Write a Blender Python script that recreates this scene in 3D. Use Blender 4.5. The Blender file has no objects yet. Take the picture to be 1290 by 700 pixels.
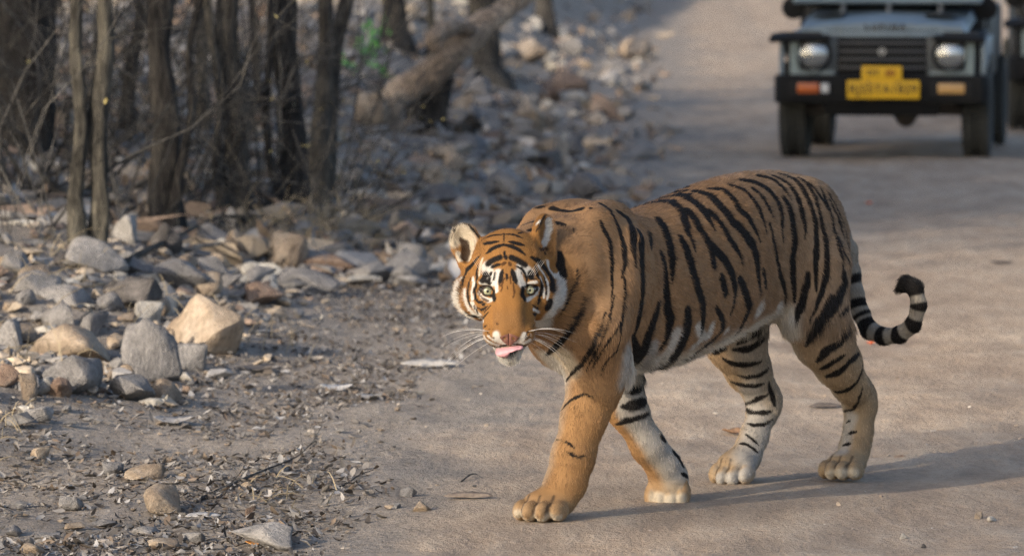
import bpy, math, random
import numpy as np
from mathutils import Vector, Matrix, noise as mnoise

# ------------------------------------------------------------------ camera, sky, sun, exposure
SC = bpy.context.scene
COL = SC.collection
FPX, CAM_H = 7040.0, 1.73                       # focal length in photograph pixels (1290 wide), lens height
PITCH = math.atan(456 / FPX)
cam_data = bpy.data.cameras.new('camera')
cam_data.sensor_width = 36.0
cam_data.lens = 36.0 * FPX / 1290.0
cam_data.clip_start, cam_data.clip_end = 0.5, 3000.0
cam_data.dof.use_dof = True
cam_data.dof.focus_distance = 15.9
cam_data.dof.aperture_fstop = 6.0
cam = bpy.data.objects.new('camera', cam_data)
COL.objects.link(cam)
cam.location = (0, 0, CAM_H)
cam.rotation_euler = (math.pi / 2 - PITCH, 0, 0)
SC.camera = cam

SUN_AZ, SUN_EL = math.radians(223.0), math.radians(19.0)   # compass bearing of the sun (0 = +Y, clockwise), height
world = bpy.data.worlds.new('World')
SC.world = world
world.use_nodes = True
wn = world.node_tree.nodes
sky = wn.new('ShaderNodeTexSky')
sky.sky_type = 'NISHITA'
sky.sun_disc = False
sky.sun_elevation = SUN_EL
sky.sun_rotation = SUN_AZ
sky.altitude = 300
sky.air_density, sky.dust_density, sky.ozone_density = 0.75, 2.4, 0.6
world.node_tree.links.new(sky.outputs[0], wn['Background'].inputs[0])
wn['Background'].inputs[1].default_value = 0.15

sun_data = bpy.data.lights.new('sun', 'SUN')
sun_data.energy = 3.4
sun_data.angle = math.radians(1.2)
sun_data.color = (1.0, 0.86, 0.70)
sun = bpy.data.objects.new('sun', sun_data)
COL.objects.link(sun)
SUN_DIR = Vector((math.sin(SUN_AZ) * math.cos(SUN_EL), math.cos(SUN_AZ) * math.cos(SUN_EL), math.sin(SUN_EL)))
sun.rotation_euler = SUN_DIR.to_track_quat('Z', 'Y').to_euler()
sun.location = SUN_DIR * 40

SC.view_settings.view_transform = 'Standard'
SC.view_settings.look = 'None'
SC.view_settings.exposure = 1.0
SC.view_settings.gamma = 1.0
SC.view_settings.use_curve_mapping = False
SC.render.engine = 'CYCLES'
SC.cycles.max_bounces = 6
SC.cycles.diffuse_bounces = 3
SC.cycles.use_denoising = True
SC.cycles.denoising_prefilter = 'NONE'
SC.render.film_transparent = False
try:
    SC.cycles_curves.shape = 'RIBBONS'
except Exception:
    pass

CP, SP = math.cos(PITCH), math.sin(PITCH)


def ray(px, py):
    a, b = (px - 645) / FPX, (350 - py) / FPX
    return Vector((a, CP + b * SP, -SP + b * CP))


# ------------------------------------------------------------------ helpers
def obj(name, data, parent=None, loc=(0, 0, 0), rot=None, scale=None):
    o = bpy.data.objects.new(name, data)
    COL.objects.link(o)
    if parent is not None:
        o.parent = parent
    o.location = loc
    if rot is not None:
        o.rotation_euler = rot
    if scale is not None:
        o.scale = scale
    return o


def tag(o, label=None, cat=None, group=None, kind=None):
    if label: o['label'] = label
    if cat: o['category'] = cat
    if group: o['group'] = group
    if kind: o['kind'] = kind
    return o


def mesh_np(name, verts, faces, mat=None, smooth=True, fcols=None, vcols=None):
    """verts (n,3); faces: list/array of tris or quads (m,3|4)"""
    me = bpy.data.meshes.new(name)
    verts = np.asarray(verts, np.float32)
    faces = np.asarray(faces, np.int32)
    n, m, k = len(verts), len(faces), faces.shape[1]
    me.vertices.add(n)
    me.vertices.foreach_set('co', verts.ravel())
    me.loops.add(m * k)
    me.loops.foreach_set('vertex_index', faces.ravel())
    me.polygons.add(m)
    me.polygons.foreach_set('loop_start', np.arange(0, m * k, k, dtype=np.int32))
    me.polygons.foreach_set('loop_total', np.full(m, k, np.int32))
    me.polygons.foreach_set('use_smooth', np.full(m, bool(smooth)))
    me.update(calc_edges=True)
    if vcols is not None:
        a = me.attributes.new('col', 'FLOAT_COLOR', 'POINT')
        c = np.ones((n, 4), np.float32); c[:, :3] = vcols
        a.data.foreach_set('color', c.ravel())
    if mat: me.materials.append(mat)
    return me


def new_mat(name, rough=0.8, color=(0.5, 0.5, 0.5), metallic=0.0, spec=0.3):
    m = bpy.data.materials.new(name)
    m.use_nodes = True
    b = m.node_tree.nodes['Principled BSDF']
    b.inputs['Base Color'].default_value = (*color, 1)
    b.inputs['Roughness'].default_value = rough
    b.inputs['Metallic'].default_value = metallic
    b.inputs['Specular IOR Level'].default_value = spec
    return m


class NT:
    """tiny node-graph helper"""
    def __init__(s, mat):
        s.t = mat.node_tree; s.n = s.t.nodes; s.b = s.n['Principled BSDF']

    def new(s, kind, **kw):
        nd = s.n.new(kind)
        for k, v in kw.items():
            if k in nd.inputs: nd.inputs[k].default_value = v
            else: setattr(nd, k, v)
        return nd

    def link(s, a, b): s.t.links.new(a, b)

    def noise(s, vec, scale, detail=4, rough=0.6):
        nd = s.n.new('ShaderNodeTexNoise')
        nd.inputs['Scale'].default_value = scale
        nd.inputs['Detail'].default_value = detail
        nd.inputs['Roughness'].default_value = rough
        if vec is not None: s.link(vec, nd.inputs['Vector'])
        return nd

    def ramp(s, fac, stops):
        nd = s.n.new('ShaderNodeValToRGB')
        e = nd.color_ramp.elements
        while len(e) < len(stops): e.new(0.5)
        for el, (p, c) in zip(e, stops):
            el.position = p; el.color = (*c, 1) if len(c) == 3 else c
        s.link(fac, nd.inputs[0])
        return nd

    def mix(s, fac, a, b, blend='MIX'):
        nd = s.n.new('ShaderNodeMix'); nd.data_type = 'RGBA'; nd.blend_type = blend
        for v, sock in ((fac, nd.inputs[0]), (a, nd.inputs[6]), (b, nd.inputs[7])):
            if hasattr(v, 'links'): s.link(v, sock)
            elif isinstance(v, (int, float)): sock.default_value = v
            else: sock.default_value = (*v, 1)
        return nd.outputs[2]

    def bump(s, height, strength=0.3, dist=0.01, normal=None):
        nd = s.n.new('ShaderNodeBump')
        nd.inputs['Strength'].default_value = strength
        nd.inputs['Distance'].default_value = dist
        s.link(height, nd.inputs['Height'])
        if normal is not None: s.link(normal, nd.inputs['Normal'])
        s.link(nd.outputs[0], s.b.inputs['Normal'])
        return nd.outputs[0]


def smoothstep(a, b, x):
    t = np.clip((np.asarray(x, float) - a) / (b - a), 0, 1)
    return t * t * (3 - 2 * t)


def vnoise(P, scale, seed=0):
    """cheap vectorised value noise, P (n,d) -> about -1..1"""
    P = np.asarray(P, np.float64) * scale
    d = P.shape[1]
    i = np.floor(P).astype(np.int64); f = P - i
    f = f * f * (3 - 2 * f)
    out = np.zeros(len(P))
    pr = np.array([374761393, 668265263, 2147483647], np.int64)
    for c in range(2 ** d):
        w = np.ones(len(P)); hsh = np.full(len(P), seed * 144665 + 1013, np.int64)
        for k in range(d):
            b = (c >> k) & 1
            w *= f[:, k] if b else 1 - f[:, k]
            hsh = (hsh + (i[:, k] + b) * pr[k]) & 0xffffffff
            hsh = ((hsh ^ (hsh >> 13)) * 1274126177) & 0xffffffff
        hsh = (hsh ^ (hsh >> 16)) & 0xffff
        out += w * (hsh / 32767.5 - 1)
    return out


def fbm(P, scale, oct=4, seed=0, gain=0.5):
    a, s, o = 1.0, scale, 0
    for k in range(oct):
        o = o + a * vnoise(P, s, seed + k * 7); a *= gain; s *= 2.03
    return o


def tube_np(pts, rads, seg=8, cap=True):
    """tapered tube along a polyline -> verts, quads"""
    pts = np.asarray(pts, float); n = len(pts)
    rads = np.broadcast_to(np.asarray(rads, float), (n,))
    T = np.gradient(pts, axis=0); T /= np.linalg.norm(T, axis=1)[:, None] + 1e-9
    up = np.array([0.31, 0.17, 0.93]); V = []
    for i in range(n):
        a = np.cross(T[i], up)
        if np.linalg.norm(a) < 1e-3: a = np.cross(T[i], [1, 0, 0])
        a /= np.linalg.norm(a); b = np.cross(a, T[i])
        up = b
        for k in range(seg):
            an = 2 * math.pi * k / seg
            V.append(pts[i] + rads[i] * (math.cos(an) * a + math.sin(an) * b))
    Fc = []
    for i in range(n - 1):
        for k in range(seg):
            k2 = (k + 1) % seg
            Fc.append((i * seg + k, i * seg + k2, (i + 1) * seg + k2, (i + 1) * seg + k))
    if cap:
        V.append(pts[0] - T[0] * rads[0] * 0.3); V.append(pts[-1] + T[-1] * rads[-1] * 0.3)
        a, b = n * seg, n * seg + 1
        for k in range(seg):
            k2 = (k + 1) % seg
            Fc.append((a, k2, k, k)); Fc.append((b, (n - 1) * seg + k, (n - 1) * seg + k2, (n - 1) * seg + k2))
    return np.array(V), [tuple(dict.fromkeys(f)) for f in Fc]


class MB:
    """collects shapes, builds one mesh"""
    def __init__(s): s.v = []; s.f = []; s.c = []
    def add(s, V, Fc, col=None):
        o = len(s.v)
        s.v.extend([tuple(p) for p in V]); s.f.extend([tuple(i + o for i in f) for f in Fc])
        if col is not None: s.c.extend([col] * len(V))
        return s
    def box(s, c, d, rot=None):
        V = [(c[0] + sx * d[0] / 2, c[1] + sy * d[1] / 2, c[2] + sz * d[2] / 2) for sx in (-1, 1) for sy in (-1, 1) for sz in (-1, 1)]
        if rot is not None:
            cc = Vector(c); V = [tuple(cc + rot @ (Vector(v) - cc)) for v in V]
        return s.add(V, [(0, 1, 3, 2), (4, 6, 7, 5), (0, 4, 5, 1), (2, 3, 7, 6), (0, 2, 6, 4), (1, 5, 7, 3)])
    def tube(s, pts, r, seg=8, col=None):
        V, Fc = tube_np(pts, r, seg); return s.add(V, Fc, col)
    def lathe(s, prof, seg=24, axis='y', c=(0, 0, 0)):
        """prof: (radius, along) pairs, closed tube of revolution"""
        V, Fc = [], []
        for (r, a) in prof:
            for k in range(seg):
                t = 2 * math.pi * k / seg; x, y = r * math.cos(t), r * math.sin(t)
                V.append((c[0] + x, c[1] + a, c[2] + y) if axis == 'y' else (c[0] + a, c[1] + x, c[2] + y) if axis == 'x' else (c[0] + x, c[1] + y, c[2] + a))
        for i in range(len(prof) - 1):
            for k in range(seg):
                k2 = (k + 1) % seg; Fc.append((i * seg + k, i * seg + k2, (i + 1) * seg + k2, (i + 1) * seg + k))
        return s.add(V, Fc)
    def poly(s, pts, thick, axis='y'):
        """extrude a planar outline (list of 3d points) by vector thick"""
        n = len(pts); V = [tuple(p) for p in pts] + [tuple(np.add(p, thick)) for p in pts]
        Fc = [tuple(range(n)), tuple(range(2 * n - 1, n - 1, -1))] + [(k, k + n, (k + 1) % n + n, (k + 1) % n) for k in range(n)]
        return s.add(V, Fc)
    def build(s, name, mat, parent=None, bevel=0.0, smooth=False, **kw):
        me = bpy.data.meshes.new(name)
        me.from_pydata(s.v, [], s.f)
        me.validate(); me.update()
        import bmesh
        bm = bmesh.new(); bm.from_mesh(me)
        bmesh.ops.recalc_face_normals(bm, faces=bm.faces)
        if bevel > 0:
            bmesh.ops.bevel(bm, geom=[e for e in bm.edges if e.calc_face_angle(0) > 0.5], offset=bevel, segments=2, affect='EDGES', profile=0.6)
        for f in bm.faces: f.smooth = smooth or bevel > 0
        bm.to_mesh(me); bm.free()
        if smooth or bevel > 0:
            try: me.set_sharp_from_angle(angle=math.radians(35))
            except Exception: pass
        if s.c and len(s.c) == len(me.vertices):
            a = me.attributes.new('col', 'FLOAT_COLOR', 'POINT')
            a.data.foreach_set('color', np.array([(*c, 1) for c in s.c], np.float32).ravel())
        if mat: me.materials.append(mat)
        return obj(name, me, parent, **kw)

# ------------------------------------------------------------------ the ground: road on the level, stony bank rising on the left
def road_edge(Y):
    Y = np.asarray(Y, float)
    return -1.45 + .22 * np.exp(-((Y - 36) / 10) ** 2) + .055 * np.minimum(Y, 48) + .030 * np.maximum(Y - 48, 0) + .10 * np.sin(Y * .9) * np.exp(-Y / 60) + .06 * np.sin(Y * 2.3 + 1)


def ground_z(X, Y):
    X, Y = np.asarray(X, float), np.asarray(Y, float)
    d = road_edge(Y) - X
    P = np.stack([X.ravel(), Y.ravel()], 1)
    n1 = fbm(P, .55, 3, 3).reshape(X.shape); n2 = fbm(P, 2.1, 3, 8).reshape(X.shape)
    z = .30 * smoothstep(.5, 2.6, d) * smoothstep(15, 22, Y) + .035 * np.clip(d - 2, 0, 30)
    z = z + .021 * np.maximum(Y - 30, 0) * smoothstep(.2, 3.5, d) * np.clip(1.3 - Y / 400, .1, 1)
    bank = smoothstep(.2, 1.6, d)
    z = z + bank * (.07 * n1 + .03 * n2)
    # the road: a slight crown, two worn wheel tracks
    r = -d
    rut = np.exp(-((r - 1.55) / .33) ** 2) + np.exp(-((r - 3.05) / .33) ** 2)
    z = z - (1 - bank) * .022 * rut * smoothstep(.2, .9, r) + (1 - bank) * (.012 * n1 + .011 * n2)
    z = z + smoothstep(6.2, 9, r) * (.22 + .05 * n1)           # right verge
    flat = np.exp(-(((X - .55) / .9) ** 2 + ((Y - 16.6) / 1.2) ** 2) ** 2)
    return z * (1 - flat)


def gz(x, y): return float(ground_z(np.array([x]), np.array([y]))[0])


def at(px, py, dz=0.0):
    """point of the ground seen at a place of the photograph"""
    d = ray(px, py); o = Vector((0, 0, CAM_H)); t = 9.0
    ts = np.geomspace(9, 160, 900); X, Y, Z = ts * d.x, ts * d.y, CAM_H + ts * d.z
    g = ground_z(X, Y); k = np.argmax(Z < g)
    if Z[k] >= g[k]: k = len(ts) - 1
    k0 = max(k - 1, 0); a, b = Z[k0] - g[k0], Z[k] - g[k]
    t = ts[k0] + (ts[k] - ts[k0]) * (a / (a - b) if abs(a - b) > 1e-9 else 0)
    x, y = t * d.x, t * d.y
    return Vector((x, y, gz(x, y) + dz))


def axis(pieces):
    out = []
    for a, b, s in pieces: out += list(np.arange(a, b, s))
    return np.array(out + [pieces[-1][1]])


def earth_material():
    m = new_mat('earth', .93, spec=.12); t = NT(m)
    geo = t.new('ShaderNodeNewGeometry'); pos = geo.outputs['Position']
    road = t.new('ShaderNodeAttribute', attribute_name='col')
    sep = t.new('ShaderNodeSeparateColor'); t.link(road.outputs['Color'], sep.inputs[0])
    mp = t.new('ShaderNodeMapping'); t.link(pos, mp.inputs[0]); mp.inputs['Scale'].default_value = (1, .32, 1)
    n_big = t.noise(mp.outputs[0], .9, 5, .55); n_mid = t.noise(mp.outputs[0], 5.5, 6, .62); n_fine = t.noise(pos, 38, 5, .7); n_grit = t.noise(pos, 150, 3, .6)
    dirt = t.ramp(n_big.outputs[0], [(.32, (.25, .18, .125)), (.50, (.41, .315, .225)), (.68, (.50, .41, .31))])
    d2 = t.mix(.55, dirt.outputs[0], t.ramp(n_mid.outputs[0], [(.32, (.16, .112, .077)), (.5, (.39, .298, .212)), (.68, (.56, .465, .355))]).outputs[0])
    d3 = t.mix(.35, d2, t.ramp(n_fine.outputs[0], [(.30, (.14, .11, .09)), (.52, (.31, .26, .21)), (.72, (.46, .40, .34))]).outputs[0])
    soil = t.ramp(n_mid.outputs[0], [(.25, (.16, .135, .11)), (.5, (.29, .25, .205)), (.75, (.40, .35, .295))])
    s2 = t.mix(.5, soil.outputs[0], t.ramp(n_fine.outputs[0], [(.32, (.085, .073, .063)), (.5, (.22, .195, .17)), (.70, (.40, .37, .33))]).outputs[0])
    edge = t.new('ShaderNodeMath', operation='ADD'); t.link(sep.outputs[0], edge.inputs[0])
    nm = t.new('ShaderNodeMath', operation='MULTIPLY_ADD'); t.link(n_mid.outputs[0], nm.inputs[0]); nm.inputs[1].default_value = 1.3; nm.inputs[2].default_value = -.65
    t.link(nm.outputs[0], edge.inputs[1])
    er = t.ramp(edge.outputs[0], [(.25, (0, 0, 0)), (.75, (1, 1, 1))])
    t.link(t.mix(er.outputs[0], s2, d3), t.b.inputs['Base Color'])
    hs = t.new('ShaderNodeMath', operation='MULTIPLY_ADD'); t.link(n_grit.outputs[0], hs.inputs[0]); hs.inputs[1].default_value = .35; t.link(n_fine.outputs[0], hs.inputs[2])
    b1 = t.new('ShaderNodeBump', Strength=.75, Distance=.025); t.link(hs.outputs[0], b1.inputs['Height'])
    b2 = t.new('ShaderNodeBump', Strength=.5, Distance=.07); t.link(n_mid.outputs[0], b2.inputs['Height']); t.link(b1.outputs[0], b2.inputs['Normal'])
    t.link(b2.outputs[0], t.b.inputs['Normal'])
    return m


EARTH = earth_material()


def sheet(name, xs, ys, lift=0.0, cut=None):
    """xs: offsets from the road edge (positive to the right)"""
    Yg, Rg = np.meshgrid(ys, xs, indexing='ij')
    Xg = road_edge(Yg) + Rg
    Z = ground_z(Xg, Yg) + lift
    P = np.stack([Xg.ravel(), Yg.ravel()], 1)
    if cut is not None: Z = Z - cut(Rg, Yg)
    else: Z = Z + (.004 * vnoise(P, 9, 2) + .002 * vnoise(P, 23, 4)).reshape(Z.shape) * np.where(np.hypot(Xg - .55, Yg - 16.6) > 1.3, 1.6, .45)
    mask = smoothstep(-.15, 1.0, Rg + .25 * fbm(P, 1.1, 3, 12).reshape(Z.shape)) * smoothstep(7.2, 6.0, Rg)
    ny, nx = Z.shape; idx = np.arange(ny * nx).reshape(ny, nx)
    Fc = np.stack([idx[:-1, :-1].ravel(), idx[:-1, 1:].ravel(), idx[1:, 1:].ravel(), idx[1:, :-1].ravel()], 1)
    V = np.stack([Xg.ravel(), Yg.ravel(), Z.ravel()], 1)
    c = np.repeat(mask.ravel()[:, None], 3, 1)
    return tag(obj(name, mesh_np(name, V, Fc, EARTH, vcols=c)), kind='structure')


YS = axis([(-80, 8, 8), (8, 13, .25), (13, 24, .055), (24, 45, .16), (45, 75, .4), (75, 140, 2), (140, 600, 40)])
XS = axis([(-300, -30, 15), (-30, -8, 1), (-8, -3.5, .16), (-3.5, .0, .05), (0, 6.6, .12), (6.6, 12, .3), (12, 40, 2), (40, 300, 20)])
ground = sheet('ground', XS, YS, -.004, cut=lambda R, Y: .05 * (smoothstep(.12, .3, R) * smoothstep(6.5, 6.3, R)))
road = sheet('dirt_road', axis([(-.02, 3.6, .05), (3.6, 6.62, .1)]), YS, .0)
# ------------------------------------------------------------------ the tiger
# local frame: x = forward along the spine, y = its left, z = up, origin on the road between the feet
T_ORG = Vector((0.55, 16.65, 0.0))
T_HEAD = Vector((-0.54, -0.84, 0)).normalized()
T_LEFT = Vector((-T_HEAD.y, T_HEAD.x, 0))
EYE = np.array([1.110, 0.05, 0.677])             # point between the eyes; the face is turned to its left, off the spine
HU = np.array([T_HEAD.x, T_LEFT.x, 0.0])         # face frame: u to its left, v up, w out of the face
HV = np.array([0, 0, 1.0])
HW = np.array([-T_HEAD.y, -T_LEFT.y, 0.0])


def hd(u, v, w): return EYE + u * HU + v * HV + w * HW


class SDF:
    def __init__(s, lo, hi, h):
        s.h = h; s.lo = np.array(lo, float); s.n = np.ceil((np.array(hi) - s.lo) / h).astype(int) + 1
        s.f = np.full(s.n, 0.5, np.float32); s.flow = []

    def sub(s, lo, hi):
        a = np.maximum(np.floor((np.array(lo) - s.lo) / s.h).astype(int), 0)
        b = np.minimum(np.ceil((np.array(hi) - s.lo) / s.h).astype(int) + 1, s.n)
        sl = tuple(slice(x, y) for x, y in zip(a, b))
        ax = [((s.lo[k] + s.h * np.arange(a[k], b[k])).astype(np.float32)).reshape([-1 if j == k else 1 for j in range(3)]) for k in range(3)]
        return sl, ax

    def union(s, sl, d, k):
        f = s.f[sl]
        if k > 0:
            hh = np.maximum(k - np.abs(f - d), 0) / k
            s.f[sl] = np.minimum(f, d) - hh * hh * k * 0.25
        else: s.f[sl] = np.minimum(f, d)

    def cut(s, sl, d, k):
        f = s.f[sl]; d = -d
        hh = np.maximum(k - np.abs(f - d), 0) / k
        s.f[sl] = np.maximum(f, d) + hh * hh * k * 0.25

    def cone(s, a, b, ra, rb, k=0.03, flow=None, flat=None):
        a, b = np.array(a, float), np.array(b, float); m = max(ra, rb) + 0.06 + k
        sl, (X, Y, Z) = s.sub(np.minimum(a, b) - m, np.maximum(a, b) + m)
        ab = b - a; L2 = ab @ ab + 1e-12
        t = np.clip(((X - a[0]) * ab[0] + (Y - a[1]) * ab[1] + (Z - a[2]) * ab[2]) / L2, 0, 1)
        dx, dy, dz = X - a[0] - t * ab[0], Y - a[1] - t * ab[1], Z - a[2] - t * ab[2]
        r = ra + (rb - ra) * t
        if flat is not None:                      # (direction, factor): squash the section along a direction
            q = dx * flat[0][0] + dy * flat[0][1] + dz * flat[0][2]; g = 1 / flat[1] ** 2 - 1
            d = (np.sqrt(dx * dx + dy * dy + dz * dz + g * q * q) - r) * flat[1] ** 0.5
        else: d = np.sqrt(dx * dx + dy * dy + dz * dz) - r
        s.union(sl, d.astype(np.float32), k)
        s.flow.append((a, b, ab / math.sqrt(L2) if flow is None else np.array(flow, float), max(ra, rb)))

    def chain(s, pts, k=0.03, flow=None, flat=None):
        for p, q in zip(pts[:-1], pts[1:]): s.cone(p[:3], q[:3], p[3], q[3], k, flow, flat)

    def ell(s, c, r, axes=None, k=0.03, cut=False, flow=None):
        c, r = np.array(c, float), np.array(r, float); m = r.max() + 0.05 + k
        sl, (X, Y, Z) = s.sub(c - m, c + m)
        A = np.eye(3) if axes is None else np.array(axes, float)
        X, Y, Z = X - c[0], Y - c[1], Z - c[2]; q = 0; g = 0
        for i in range(3):
            p = (X * A[i][0] + Y * A[i][1] + Z * A[i][2]) / r[i]
            q = q + p * p; g = g + p * p / (r[i] * r[i])
        rho = np.sqrt(q) + 1e-6
        d = ((rho - 1) * rho / (np.sqrt(g) + 1e-6)).astype(np.float32)
        if cut: s.cut(sl, d, k)
        else:
            s.union(sl, d, k)
            if flow is not None: s.flow.append((c, c, np.array(flow, float), r.mean()))

    def loft(s, st, k=0.03, flow=None):
        st = np.array(st, float); x0, x1 = st[0, 0], st[-1, 0]
        sl, (X, Y, Z) = s.sub((x0 - .08, s.lo[1], 0.25), (x1 + .08, s.lo[1] + s.h * s.n[1], 1.1))
        xs = np.clip(X.ravel(), x0, x1)
        # smooth (Catmull-like) interpolation through the stations
        def it(col):
            m = np.gradient(st[:, col], st[:, 0]); i = np.clip(np.searchsorted(st[:, 0], xs) - 1, 0, len(st) - 2)
            hh = st[i + 1, 0] - st[i, 0]; t = (xs - st[i, 0]) / hh
            y = (2 * t**3 - 3 * t**2 + 1) * st[i, col] + (t**3 - 2 * t**2 + t) * hh * m[i] + (-2 * t**3 + 3 * t**2) * st[i + 1, col] + (t**3 - t**2) * hh * m[i + 1]
            return y.astype(np.float32).reshape(-1, 1, 1)
        top, bot, hw = it(1), it(2), np.maximum(it(3), 0.01)
        zc = bot + (top - bot) * 0.52
        hz = np.where(Z > zc, top - zc, zc - bot); hz = np.maximum(hz, 0.01)
        py, pz = Y / hw, (Z - zc) / hz
        rho = (np.abs(py) ** 2.2 + np.abs(pz) ** 2.2) ** (1 / 2.2) + 1e-6
        g = np.sqrt((py / hw) ** 2 + (pz / hz) ** 2) / np.sqrt(py * py + pz * pz + 1e-9)
        d = (rho - 1) / g
        e = np.maximum(np.maximum(x0 - X, X - x1), 0)
        d = np.where(e > 0, np.sqrt(np.maximum(d, 0) ** 2 + e * e), d)
        s.union(sl, d.astype(np.float32), k)
        for a, b in zip(st[:-1], st[1:]):
            s.flow.append((np.array([a[0], 0, (a[1] + a[2]) / 2]), np.array([b[0], 0, (b[1] + b[2]) / 2]), np.array(flow), (a[1] - a[2]) / 2))

    def surface(s):
        """naive surface nets"""
        f = s.f; ins = f < 0; nx, ny, nz = (np.array(f.shape) - 1)
        cnt = np.zeros((nx, ny, nz), np.int8)
        C = [(i, j, k) for i in (0, 1) for j in (0, 1) for k in (0, 1)]
        for (i, j, k) in C: cnt += ins[i:i + nx, j:j + ny, k:k + nz]
        act = (cnt > 0) & (cnt < 8); idx = np.argwhere(act)
        vid = np.full(act.shape, -1, np.int32); vid[act] = np.arange(len(idx), dtype=np.int32)
        P = np.zeros((len(idx), 3)); W = np.zeros(len(idx))
        val = {c: f[idx[:, 0] + c[0], idx[:, 1] + c[1], idx[:, 2] + c[2]] for c in C}
        for a in C:
            for ax in range(3):
                if a[ax] == 0:
                    b = list(a); b[ax] = 1; b = tuple(b); va, vb = val[a], val[b]
                    m = (va < 0) != (vb < 0); t = np.where(m, va / np.where(m, va - vb, 1), 0)
                    p = np.tile(np.array(a, float), (len(idx), 1)); p[:, ax] = t
                    P += p * m[:, None]; W += m
        V = s.lo + (idx + P / W[:, None]) * s.h
        Q = []
        for ax in range(3):
            a1, a2 = (ax + 1) % 3, (ax + 2) % 3
            A = ins; B = np.roll(ins, -1, ax); ch = A != B
            e = np.argwhere(ch); ok = (e[:, ax] < f.shape[ax] - 1) & (e[:, a1] > 0) & (e[:, a2] > 0) & (e[:, a1] < f.shape[a1] - 1) & (e[:, a2] < f.shape[a2] - 1)
            e = e[ok]; d1 = np.zeros(3, int); d1[a1] = 1; d2 = np.zeros(3, int); d2[a2] = 1
            q = np.stack([vid[tuple((e - o).T)] for o in (d1 + d2, d2, np.zeros(3, int), d1)], 1)
            flip = ~ins[tuple(e.T)]; q[flip] = q[flip][:, ::-1]
            Q.append(q)
        Q = np.concatenate(Q); Q = Q[(Q >= 0).all(1)]
        return V, Q


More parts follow.
